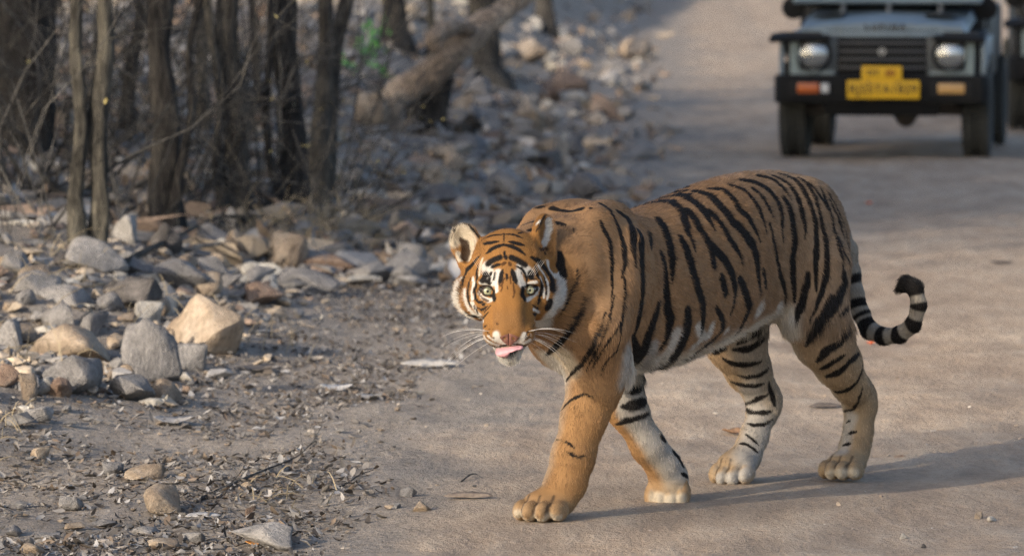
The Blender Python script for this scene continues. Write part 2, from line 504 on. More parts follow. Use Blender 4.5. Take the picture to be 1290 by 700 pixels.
def build_tiger_sdf(h):
    S = SDF((-1.02, -0.36, -0.012), (1.36, 0.45, 1.02), h)
    back = (-1, 0, -0.35)
    # trunk: s, top, bottom, half width
    S.loft([(-0.79, .775, .66, .035), (-.74, .845, .585, .085), (-.67, .893, .53, .12), (-.55, .938, .505, .145), (-.35, .957, .50, .152), (-.1, .938, .455, .172),
            (.15, .893, .415, .192), (.4, .862, .405, .195), (.6, .872, .42, .165), (.75, .83, .45, .13), (.86, .76, .52, .08)], 0.03, back)
    dn = (-.15, 0, -1)
    for sd in (1, -1):
        # haunch and shoulder masses
        S.ell((-.525, sd * .09, .70), (.19, .08, .225), k=.05, flow=dn)
        S.ell((.675, sd * .10, .70), (.13, .065, .20), axes=((.94, 0, -.34), (0, 1, 0), (.34, 0, .94)), k=.05, flow=(-.3, 0, -1))
        S.ell((.62, sd * .055, .878), (.10, .04, .032), k=.05)
    # left fore leg, reaching forward
    S.chain([(.69, .11, .66, .105), (.77, .12, .56, .092), (.71, .10, .46, .083), (.72, .082, .395, .070)], .05, dn)
    S.chain([(.69, .10, .43, .078), (.712, .085, .37, .070), (.732, .066, .30, .063), (.752, .038, .18, .058), (.758, .018, .105, .056), (.775, .0, .06, .056)], .025, dn)
    # right fore leg, trailing and about to lift
    S.chain([(.66, -.125, .66, .11), (.58, -.13, .55, .09), (.37, -.11, .44, .078), (.305, -.085, .36, .066), (.302, -.06, .285, .055), (.245, -.015, .165, .045), (.195, .005, .105, .046), (.175, .010, .07, .045)], .035, dn)
    # left hind leg
    S.chain([(-.51, .10, .66, .125), (-.49, .125, .52, .100), (-.535, .135, .44, .088), (-.615, .14, .36, .068), (-.70, .138, .288, .052), (-.765, .13, .245, .046), (-.775, .13, .215, .044), (-.762, .13, .14, .040), (-.745, .126, .085, .042), (-.725, .125, .05, .044)], .03, dn)
    S.cone((-.79, .13, .26), (-.72, .135, .33), .024, .03, .03, dn)
    # right hind leg, stepping under
    S.chain([(-.46, -.11, .66, .13), (-.40, -.12, .52, .115), (-.44, -.12, .43, .090), (-.505, -.115, .34, .066), (-.565, -.105, .262, .047), (-.585, -.1, .235, .044), (-.57, -.1, .205, .041), (-.515, -.1, .13, .038), (-.47, -.1, .075, .041), (-.44, -.1, .05, .043)], .03, dn)
    S.cone((-.605, -.1, .25), (-.54, -.105, .31), .022, .028, .03, dn)

    def paw(c, fwd, pitch=0.0, sc=1.0):
        f = np.array([fwd[0], fwd[1], 0]); f /= np.linalg.norm(f); lf = np.array([-f[1], f[0], 0]); up = np.array([0, 0, 1.0])
        f, up = f * math.cos(pitch) - up * math.sin(pitch), up * math.cos(pitch) + f * math.sin(pitch)
        c = np.array(c, float)
        S.ell(c + f * -.012 * sc + up * .012, (.062 * sc, .060 * sc, .040), (f, lf, up), .02, flow=f)
        for i, (yy, xx) in enumerate(((-.049, .030), (-.0175, .054), (.0175, .054), (.049, .030))):
            q = c + f * xx * sc + lf * yy * sc + up * -.004
            S.ell(q, (.046 * sc, .0215 * sc, .030), (f, lf, up), .005, flow=f * .6 - np.array([0, 0, .8]))
    paw((.818, -.018, .035), (1, .25), 0.0, 1.12)
    paw((.175, .012, .045), (1, .3), 0.85, .98)
    paw((-.685, .125, .033), (1, .15), 0.0, 1.0)
    paw((-.405, -.1, .042), (1, .15), 0.28, 1.0)
    # tail
    S.chain([(-.76, .0, .80, .045), (-.83, .01, .755, .036), (-.865, .03, .69, .030), (-.872, .04, .62, .027), (-.87, .055, .56, .026), (-.865, .078, .50, .0255), (-.86, .112, .447, .0255), (-.855, .165, .430, .0245),
             (-.85, .225, .437, .0235), (-.845, .275, .470, .023), (-.84, .298, .53, .0225), (-.84, .285, .582, .0225), (-.84, .258, .597, .022), (-.84, .238, .583, .016)], .015)
    for sd in (1, -1):
        S.ell((.475, sd * .215, .60), (.022, .030, .13), k=.05, cut=True)        # hollow behind the shoulder
        S.ell((-.26, sd * .195, .60), (.09, .028, .13), k=.07, cut=True)         # hollow of the flank
        S.cone((.62, sd * .155, .80), (.76, sd * .145, .62), .022, .030, .05)     # ridge of the shoulder blade
    S.ell((-.735, .175, .325), (.022, .03, .035), k=.02, cut=True)                # before the hamstring
    # neck
    bk = (-.8, -.3, -.5)
    S.chain([(.60, 0, .70, .185), (.80, .005, .71, .145), tuple(hd(0, .03, -.17)) + (.118,)], .06, bk)
    S.chain([(.70, 0, .565, .140), (.84, .012, .625, .105), tuple(hd(0, .0, -.18)) + (.085,)], .05, bk)
    # head
    rad = None
    def he(c, r, k=.02, cut=False, ax=None):
        A = np.array((HU, HV, HW)) if ax is None else ax
        S.ell(hd(*c), r, A, k, cut)
    he((0, .053, -.105), (.115, .118, .118), .03)                   # skull
    he((0, .04, -.035), (.084, .09, .05), .03)                     # forehead
    for q in (-1, 1):
        he((q * .078, -.018, -.075), (.062, .070, .07), .03)        # cheeks
        he((q * .112, -.012, -.108), (.036, .055, .045), .03)        # ruff
        he((q * .058, .026, .000), (.032, .013, .022), .012)       # brow
        he((q * .054, -.032, .000), (.028, .016, .022), .02)        # cheek bone
        he((q * .037, -.118, .052), (.036, .033, .044), .015)
        he((q * .040, -.080, .006), (.034, .052, .045), .03)        # side of the snout       # whisker pad
        he((q * .060, .0, .034), (.017, .0125, .020), .008, True)    # eye socket
    S.cone(hd(0, .022, .000), hd(0, -.104, .060), .046, .036, .025)
    for q in (-1, 1): S.cone(hd(q * .015, .012, .020), hd(q * .0175, -.108, .082), .026, .023, .010)  # bridge of the nose
    S.cone(hd(0, -.10, .072), hd(0, -.122, .083), .028, .021, .012)
    S.cone(hd(0, -.11, -.03), hd(0, -.158, .042), .050, .036, .02)   # lower jaw, chin
    for q in (-1, 1): S.cone(hd(0, -.157, .062), hd(q * .04, -.150, .05), .007, .006, .006)
    S.ell(hd(0, -.135, .108), (.0035, .022, .016), np.array((HU, HV, HW)), .006, True)   # philtrum
    # ears: hollow cups
    for c, nrm, tilt, r in (((-.122, .128, -.115), (-.35, .05, .93), .30, (.045, .056, .026)), ((.098, .146, -.115), (.74, .1, .66), -.26, (.043, .066, .024))):
        n = np.array(nrm); n /= np.linalg.norm(n); up = np.array([-math.sin(tilt), math.cos(tilt), 0]); up = up - n * (up @ n); up /= np.linalg.norm(up); sx = np.cross(up, n)
        W = lambda q: q[0] * HU + q[1] * HV + q[2] * HW
        A = (W(sx), W(up), W(n)); c = np.array(c)
        S.ell(hd(*c), r, A, .018)
        S.cone(hd(*(c - up * .05)), hd(*(c - up * .02)), .036, .03, .02)
        S.ell(hd(*(c + n * .024 + up * .002)), (r[0] * .84, r[1] * .86, .026), A, .006, True)
        S.ell(hd(*(c + n * .020 - up * .03)), (.020, .03, .028), A, .01, True)
    return S
STROKES = [  # colour, half width (0.1 mm), also on the other flank, points (mm, tiger frame)
 ('W', 342, 0, [806,-6,464,755,-1,420]),
 ('E', 268, 0, [835,52,483,807,63,447]),
 ('W', 219, 0, [716,202,486,705,195,446,699,180,401]),
 ('W', 169, 0, [487,142,484,437,100,434,424,81,422]),
 ('W', 179, 0, [400,170,514,383,137,462,404,115,442]),
 ('W', 120, 0, [289,179,532,218,154,492,252,139,468]),
 ('W', 110, 0, [197,170,526,187,153,495]),
 ('W', 214, 1, [-149,132,550]),
 ('W', 112, 1, [-308,110,556,-373,66,517]),
 ('W', 90, 1, [-382,110,510,-385,113,499]),
 ('W', 121, 0, [63,142,503]),
 ('W', 268, 0, [342,-16,316,330,-8,255,294,10,206,274,29,179,242,41,150,206,58,101]),
 ('W', 200, 0, [360,-36,316,351,-26,262]),
 ('W', 164, 0, [-723,125,187,-716,114,143,-675,119,83]),
 ('W', 375, 0, [-503,-72,169,-476,-70,133,-413,-55,82]),
 ('W', 252, 0, [-474,-91,277,-516,-108,232,-510,-97,192]),
 ('E', 104, 0, [911,-51,23,902,1,16,893,38,15,865,62,13]),
 ('E', 126, 0, [-591,117,14,-591,160,23,-630,195,21]),
 ('W', 150, 0, [-309,-102,20,-328,-56,21,-358,-30,38]),
 ('E', 134, 0, [232,-4,15,232,43,8,210,76,14]),
 ('W', 149, 0, [1147,-1,743,1149,7,724,1156,21,710]),
 ('W', 86, 0, [1148,36,731,1157,34,706]),
 ('W', 46, 0, [1159,38,703,1166,45,680]),
 ('W', 46, 0, [1166,-12,701,1163,5,700]),
 ('W', 46, 0, [1152,-24,672,1155,-11,659,1163,14,653,1164,27,654]),
 ('W', 115, 0, [1106,88,746,1094,98,736,1085,104,726]),
 ('W', 105, 0, [1121,88,727,1123,96,708,1119,101,697]),
 ('W', 46, 0, [1106,103,692,1095,113,702,1083,123,703]),
 ('W', 46, 0, [1063,116,683,1068,114,670,1089,110,660,1110,109,654]),
 ('W', 148, 0, [1117,-120,680,1123,-115,646,1113,-97,610,1113,-78,599]),
 ('W', 56, 0, [1150,-74,676,1151,-66,638,1140,-53,613,1121,-39,598]),
 ('W', 49, 0, [1155,-45,642,1136,-34,610,1167,0,594]),
 ('W', 219, 0, [955,126,687,992,137,647,997,117,608,947,58,581]),
 ('W', 58, 0, [995,105,754,980,119,713,934,113,716]),
 ('W', 31, 0, [1053,117,715,1048,126,684,1050,127,658]),
 ('W', 31, 0, [1053,111,747,1034,117,724,1029,127,699,1036,134,672,1041,133,653]),
 ('W', 38, 0, [1143,-50,712,1149,-43,699,1155,-46,673,1156,-43,654]),
 ('W', 31, 0, [1149,-73,679,1152,-73,660,1153,-68,647]),
 ('W', 46, 0, [1114,-107,708,1114,-120,691,1109,-129,667]),
 ('E', 27, 0, [1137,-21,768,1143,-26,742,1147,-26,719]),
 ('W', 86, 0, [1212,73,561,1202,76,544,1190,93,536]),
 ('W', 67, 0, [1167,138,561,1169,124,541,1174,110,535]),
 ('W', 27, 0, [1194,19,571,1215,50,555,1207,67,543]),
 ('W', 46, 0, [1204,27,555,1206,49,539,1192,65,531]),
 ('W', 23, 0, [1148,147,560,1163,139,551]),
 ('W', 50, 0, [1148,143,545,1158,127,535]),
 ('W', 122, 0, [1175,51,514,1170,57,499,1165,85,492,1156,103,503]),
 ('W', 76, 0, [1139,114,522,1150,108,511]),
 ('W', 31, 0, [1094,121,627,1050,111,616]),
 ('W', 19, 0, [1090,123,594]),
 ('E', 119, 0, [1094,-144,809,1096,-145,834,1091,-127,846,1082,-106,837,1078,-92,810]),
 ('E', 96, 0, [1082,-128,819,1075,-98,794,1075,-107,763]),
 ('E', 58, 0, [1096,-130,775,1103,-119,760]),
 ('W', 87, 0, [947,77,869,940,75,847,949,71,822,958,67,803]),
 ('K', 51, 1, [728,82,895,756,137,847,748,158,802,763,176,749,774,182,714,782,186,678]),
 ('K', 57, 1, [672,79,906,682,123,880,683,151,835,696,174,787,720,192,738,745,197,699]),
 ('K', 61, 1, [728,-50,891,724,-7,883]),
 ('K', 61, 1, [851,36,858,846,65,851]),
 ('K', 70, 1, [625,111,881,591,125,860,632,167,829,668,189,773,679,205,725]),
 ('K', 66, 1, [504,141,817,553,179,767]),
 ('K', 97, 1, [361,88,846,404,141,803,430,173,750,441,182,710,443,184,668]),
 ('K', 96, 1, [601,167,827,628,192,770,644,203,717,653,211,659,648,204,626,623,184,592,601,163,551,599,141,506]),
 ('K', 101, 1, [486,173,753,477,179,707,469,177,647,456,175,587,443,178,566,439,162,506,442,141,473]),
 ('K', 107, 1, [512,180,610,523,170,561,528,155,521,516,131,475,481,89,431]),
 ('K', 121, 1, [346,155,792,348,184,737,345,192,705,335,197,672,318,198,639,296,196,605,270,186,556,243,162,502]),
 ('K', 147, 1, [370,192,582,354,183,542,344,165,501,330,134,458,302,88,425,328,57,412,295,-10,399]),
 ('K', 97, 1, [167,-19,890,199,50,880,244,104,851,296,147,808,305,179,753]),
 ('K', 98, 1, [75,-19,906,116,45,894,139,106,864,156,140,831,156,157,806]),
 ('K', 118, 1, [198,89,866,228,144,818,217,175,768,155,188,723,113,190,678,88,186,630,83,176,573,89,171,554]),
 ('K', 98, 1, [221,183,745,221,192,708]),
 ('K', 99, 1, [179,193,668,151,190,624]),
 ('K', 120, 1, [39,19,913,34,63,904,50,114,871,44,151,826,1,167,789,-37,174,752,-61,175,706,-71,173,658,-115,155,598]),
 ('K', 83, 1, [117,117,858,112,149,823,95,174,774,54,182,731,42,184,703]),
 ('K', 84, 1, [-8,38,919,-40,66,916,-36,104,892,-24,134,858,-51,148,837,-68,162,801,-90,169,759]),
 ('K', 69, 1, [-97,62,926,-124,93,911,-131,125,878,-133,147,838,-137,160,797,-136,163,782]),
 ('K', 61, 1, [-173,94,914,-185,117,891,-193,136,860,-200,149,825]),
 ('K', 77, 1, [-173,53,938,-220,78,929,-250,108,903,-262,131,868,-258,146,827,-247,152,787,-259,151,750]),
 ('K', 62, 1, [-270,49,947,-325,71,938,-339,104,907,-350,125,874]),
 ('K', 93, 1, [-310,124,878,-320,136,850,-320,149,794,-329,149,742,-320,146,696,-336,140,643,-352,134,606,-373,125,563]),
 ('K', 62, 1, [-356,59,944,-388,88,923,-388,124,883,-381,146,832,-383,157,781,-377,157,755]),
 ('K', 70, 1, [-413,50,947,-445,79,933,-430,124,896,-430,148,850,-436,162,799,-425,172,738,-411,177,687,-412,176,640,-412,179,594]),
 ('K', 62, 1, [-470,83,934,-466,115,915,-465,145,870,-466,162,813,-468,176,762,-445,196,707,-435,199,640,-422,192,594,-403,181,543,-395,166,502]),
 ('K', 62, 1, [-169,156,806,-184,159,759,-218,151,706,-254,142,653,-299,132,609,-342,111,559]),
 ('K', 78, 1, [-105,170,676,-156,150,617]),
 ('K', 78, 1, [-393,158,649,-394,154,615,-387,142,559,-382,132,530,-385,127,496]),
 ('K', 54, 1, [-521,131,901,-518,148,869,-526,158,836,-532,167,797,-526,182,759,-498,210,717,-498,222,674,-497,223,637]),
 ('K', 101, 1, [-501,223,642,-510,223,616,-481,223,584,-444,219,547,-410,193,497,-413,153,451,-429,132,426]),
 ('K', 56, 1, [-545,147,866,-575,161,808,-590,164,774,-609,166,739]),
 ('K', 47, 1, [-477,114,917,-497,145,876,-517,157,842,-538,169,784]),
 ('K', 39, 1, [-550,136,889,-575,149,852,-603,155,809,-630,157,764,-642,156,729,-676,143,693]),
 ('K', 39, 1, [-532,185,754,-518,217,704,-554,215,650]),
 ('K', 45, 1, [-445,212,580,-423,205,548,-405,190,515]),
 ('K', 56, 1, [-525,225,542,-462,228,518]),
 ('K', 96, 1, [-507,229,476,-488,220,437,-460,191,416,-465,150,377]),
 ('K', 56, 0, [-518,229,467,-487,221,443]),
 ('K', 68, 0, [-517,217,396,-493,192,377,-499,144,352]),
 ('K', 79, 0, [-619,210,395,-560,212,376,-546,188,345,-541,140,326]),
 ('K', 60, 0, [-647,208,366,-635,206,323,-625,175,285,-623,148,274,-644,100,277]),
 ('K', 38, 0, [-671,195,289,-677,182,256,-714,140,214,-731,98,204]),
 ('K', 23, 0, [-722,125,176,-727,106,168]),
 ('K', 23, 0, [-718,149,144,-712,124,136]),
 ('K', 30, 0, [-701,137,107,-700,109,99]),
 ('K', 79, 0, [-348,-74,412,-380,-41,414,-414,-22,432,-461,-21,468]),
 ('K', 68, 0, [-343,-59,430,-375,-19,457,-413,-9,472]),
 ('K', 68, 0, [-355,-115,381,-374,-91,366,-406,-59,362,-454,-40,369]),
 ('K', 53, 0, [-504,-42,346,-468,-52,326,-439,-78,321,-420,-103,327]),
 ('K', 60, 0, [-445,-142,305,-446,-104,297,-464,-78,292,-496,-54,299]),
 ('K', 53, 0, [-531,-59,262,-511,-84,250,-536,-142,227]),
 ('K', 45, 0, [-540,-143,213,-515,-108,205,-525,-70,204,-547,-54,210]),
 ('K', 34, 0, [-554,-55,185,-516,-65,169,-490,-86,168,-497,-116,173]),
 ('K', 60, 0, [-521,-50,301,-545,-53,261,-558,-50,226]),
 ('K', 30, 0, [-468,-102,142,-467,-72,124,-475,-59,109]),
 ('K', 38, 0, [-443,-109,115,-444,-84,113,-447,-68,104,-460,-54,88]),
 ('K', 80, 0, [351,-26,336,316,-9,341,288,-12,355]),
 ('K', 96, 0, [361,-36,291,333,-6,295,282,-3,305]),
 ('K', 59, 0, [281,5,268,324,-3,258,349,-35,248,343,-70,236]),
 ('K', 48, 0, [276,-18,381,280,-8,325]),
 ('K', 64, 0, [245,31,195,235,33,188]),
 ('K', 65, 0, [196,44,146,180,53,125,167,54,110]),
 ('K', 38, 0, [187,63,86,155,67,70]),
 ('K', 51, 0, [772,28,399,796,62,425,815,103,450,845,156,498,852,183,548,828,194,605]),
 ('K', 29, 0, [803,130,435,825,178,492,824,200,520,812,215,547,785,221,579,755,214,626,746,208,654]),
 ('K', 29, 0, [782,196,651,804,201,621,823,205,590,839,198,548,835,167,493,806,115,435]),
 ('K', 29, 0, [785,215,521,776,204,495,794,182,471,791,163,446,782,151,420]),
 ('K', 29, 0, [740,193,721,737,203,692,741,208,659,772,219,602,791,222,555,782,214,515]),
 ('K', 22, 0, [771,181,723,779,189,675,803,198,628]),
 ('K', 38, 0, [889,137,727,892,136,689,914,119,636,924,97,592]),
 ('K', 64, 0, [868,148,649,880,138,606,887,119,567,884,95,537,867,50,504,820,-9,474]),
 ('K', 26, 0, [780,19,316,790,53,345,792,100,367,781,124,357]),
 ('K', 26, 0, [787,3,231,806,55,225,801,75,210]),
 ('K', 31, 0, [812,55,200,797,84,185,777,98,189]),
 ('K', 78, 1, [202,188,582,145,175,548,102,152,510,128,136,480,170,120,457,177,83,431,226,83,427]),
 ('K', 101, 1, [64,186,658,-2,173,604,-46,157,568,-55,129,517,-77,91,481]),
 ('K', 107, 1, [609,147,516,551,126,477,497,97,438]),
 ('K', 90, 0, [-344,-141,404,-331,-104,417]),
 ('K', 62, 1, [372,61,413]),
 ('K', 78, 0, [924,100,771,930,108,740,928,115,712]),
 ('K', 36, 0, [853,39,857,845,69,850]),
 ('K', 14, 0, [836,89,845,848,104,828]),
 ('K', 32, 0, [1003,93,793,1001,101,779]),
 ('K', 18, 0, [888,138,725,892,136,686]),
 ('K', 77, 0, [1162,-4,710,1149,-4,722]),
 ('K', 34, 0, [1161,4,709,1160,14,700]),
 ('K', 34, 0, [1148,18,732,1150,11,722,1155,13,713,1158,20,702]),
 ('K', 29, 0, [1149,27,729,1155,28,712]),
 ('K', 36, 0, [1152,-23,687,1153,-16,689,1156,0,692,1153,17,688,1163,34,676,1170,41,661,1169,37,655]),
 ('K', 23, 0, [1149,-13,681,1148,-5,670,1155,18,665,1165,36,668]),
 ('K', 61, 0, [1161,30,668,1171,41,657]),
 ('N', 23, 0, [1153,-27,679,1153,-22,666,1159,-5,656,1164,14,651]),
 ('K', 38, 0, [1138,-36,747,1142,-39,726,1148,-32,711,1152,-32,696,1154,-38,680,1155,-35,661,1155,-28,648]),
 ('K', 31, 0, [1155,-37,668,1155,-32,653,1157,-22,645,1165,-1,647]),
 ('K', 31, 0, [1139,-61,711,1147,-60,695,1153,-61,678,1156,-58,657,1154,-56,641]),
 ('K', 23, 0, [1156,-56,650,1154,-56,641,1150,-49,629]),
 ('K', 19, 0, [1151,-40,634,1142,-36,618,1134,-39,608]),
 ('K', 46, 0, [1128,-36,775,1122,-61,753,1113,-90,730,1119,-95,713,1135,-91,691,1139,-95,670,1137,-99,652]),
 ('K', 27, 0, [1149,-32,630,1151,-17,623,1168,8,630,1169,18,637]),
 ('K', 23, 0, [1165,-3,640,1167,4,641]),
 ('K', 15, 0, [1166,2,617,1171,19,629,1169,27,641]),
 ('K', 23, 0, [1129,-54,603,1125,-43,600,1165,-1,602,1174,14,612,1174,21,620]),
 ('K', 50, 0, [1133,-76,614,1130,-63,604,1128,-50,602]),
 ('K', 27, 0, [1189,19,581,1194,27,583]),
 ('K', 19, 0, [1181,10,576,1214,47,564,1212,66,551]),
 ('K', 19, 0, [1210,35,556,1209,55,542]),
 ('N', 17, 0, [1203,69,593,1204,72,591]),
 ('N', 15, 0, [1209,47,576,1209,50,576]),
 ('N', 11, 0, [1209,59,577,1210,61,577]),
 ('K', 32, 0, [1082,-57,817,1081,-32,828,1079,4,833,1071,8,836]),
 ('K', 32, 0, [1074,10,834,1062,35,833,1054,59,823]),
 ('K', 46, 0, [1103,-39,808,1109,-10,811,1105,13,815]),
 ('K', 53, 0, [1095,40,815,1087,59,810,1072,75,805]),
 ('K', 49, 0, [1133,-11,782,1124,4,796,1117,20,803,1110,33,807]),
 ('K', 49, 0, [1110,33,807,1103,53,802,1094,72,793,1086,88,779]),
 ('K', 21, 0, [1071,8,836,1112,34,804]),
 ('K', 28, 0, [1122,42,787,1127,48,770]),
 ('K', 60, 0, [1144,1,754,1139,18,766,1132,34,772]),
 ('K', 35, 0, [1144,17,746,1139,35,753]),
 ('K', 63, 0, [1117,62,772,1110,74,766,1095,93,752]),
 ('N', 34, 0, [1136,44,753,1131,50,757]),
 ('N', 34, 0, [1125,61,757,1126,64,752]),
 ('K', 46, 0, [1142,50,739,1152,50,720,1161,51,699]),
 ('K', 53, 0, [1130,72,739,1135,82,722,1137,92,701]),
 ('K', 27, 0, [1144,63,729,1150,69,711]),
 ('N', 13, 0, [1162,61,692,1169,62,677]),
 ('N', 15, 0, [1144,86,700,1150,94,677,1158,95,663]),
 ('N', 11, 0, [1153,73,700,1159,76,685]),
 ('N', 17, 0, [1152,61,715,1162,57,694]),
 ('N', 17, 0, [1143,74,720,1148,80,702]),
 ('K', 27, 0, [1124,48,776,1126,50,768]),
 ('K', 28, 0, [1057,-40,837,1045,-32,842]),
 ('K', 25, 0, [1038,-10,847]),
 ('K', 21, 0, [1048,39,835,1019,41,837]),
 ('K', 34, 0, [1116,79,748,1106,90,740,1100,98,726,1102,104,711,1106,104,702]),
 ('K', 15, 0, [1111,91,732,1111,95,721]),
 ('K', 76, 0, [1083,105,725,1088,108,716]),
 ('K', 23, 0, [1088,115,711,1076,119,712]),
 ('K', 36, 0, [1111,103,689,1101,105,694,1086,114,694,1071,118,692]),
 ('K', 65, 0, [1120,103,684,1129,107,669,1120,108,659]),
 ('K', 23, 0, [1098,101,675,1082,104,670,1072,109,677,1071,113,687]),
 ('K', 42, 0, [1064,109,748,1062,112,727,1062,124,708,1051,123,688,1057,122,667,1071,122,649]),
 ('K', 25, 0, [1035,118,722,1037,125,699,1041,131,676,1047,130,657]),
 ('K', 73, 0, [1071,99,771,1043,109,758,1012,112,734,1003,120,714,1005,130,695,1022,137,676]),
 ('K', 92, 0, [1014,133,688,1017,135,683]),
 ('K', 81, 0, [1030,135,643,1031,130,629]),
 ('K', 34, 0, [1061,122,653,1072,123,643]),
 ('K', 25, 0, [1096,120,638,1061,116,626]),
 ('K', 38, 0, [1098,123,614,1057,106,608]),
 ('K', 23, 0, [1104,129,585,1158,142,568,1165,139,557]),
 ('K', 19, 0, [1149,147,560,1163,138,549]),
 ('K', 81, 0, [935,104,743,928,114,722]),
 ('K', 25, 0, [1096,-155,809,1096,-149,832,1091,-142,848,1085,-138,854,1078,-115,859,1080,-91,846,1077,-75,825,1087,-56,813]),
 ('B', 85, 0, [1078,-119,803,1076,-116,778,1086,-117,763]),
 ('B', 46, 0, [1083,-130,815,1081,-127,813]),
 ('K', 25, 0, [959,73,884,981,74,866,1000,68,838]),
 ('K', 62, 0, [918,-1,838]),
 ('W', 27, 0, [982,71,869,991,65,859]),
 ('B', 50, 0, [1012,93,790,955,73,786]),
 ('K', 19, 0, [1186,54,525,1186,76,528,1182,97,532,1186,105,538]),
 ('K', 19, 0, [1180,104,535,1161,119,533,1138,127,530]),
 ('K', 27, 0, [1188,32,532,1184,52,524]),
 ('K', 27, 0, [1146,119,526,1133,124,529]),
 ('K', 34, 0, [1177,84,508,1161,106,515,1148,113,522]),
]


def tiger_frames(P):
    d = P - EYE
    return d @ HU, d @ HV, d @ HW


TAIL_PATH = np.array([(-.76, .0, .80), (-.83, .01, .755), (-.865, .03, .69), (-.872, .04, .62), (-.87, .055, .56), (-.865, .078, .50), (-.86, .112, .447), (-.855, .165, .430),
                      (-.85, .225, .437), (-.845, .275, .470), (-.84, .298, .53), (-.84, .285, .582), (-.84, .258, .597), (-.84, .238, .583)])


def path_param(P, path):
    """(arc length, distance) of the nearest point of a polyline"""
    best = np.full(len(P), 9.0); arc = np.zeros(len(P)); a0 = 0
    for a, b in zip(path[:-1], path[1:]):
        ab = b - a; L = np.linalg.norm(ab); t = np.clip((P - a) @ ab / (L * L), 0, 1)
        d = np.linalg.norm(P - a - t[:, None] * ab, axis=1); m = d < best
        best[m] = d[m]; arc[m] = a0 + t[m] * L; a0 += L
    return arc, best


def lerp(A, B, t): return A * (1 - t[:, None]) + np.asarray(B)[None, :] * t[:, None]


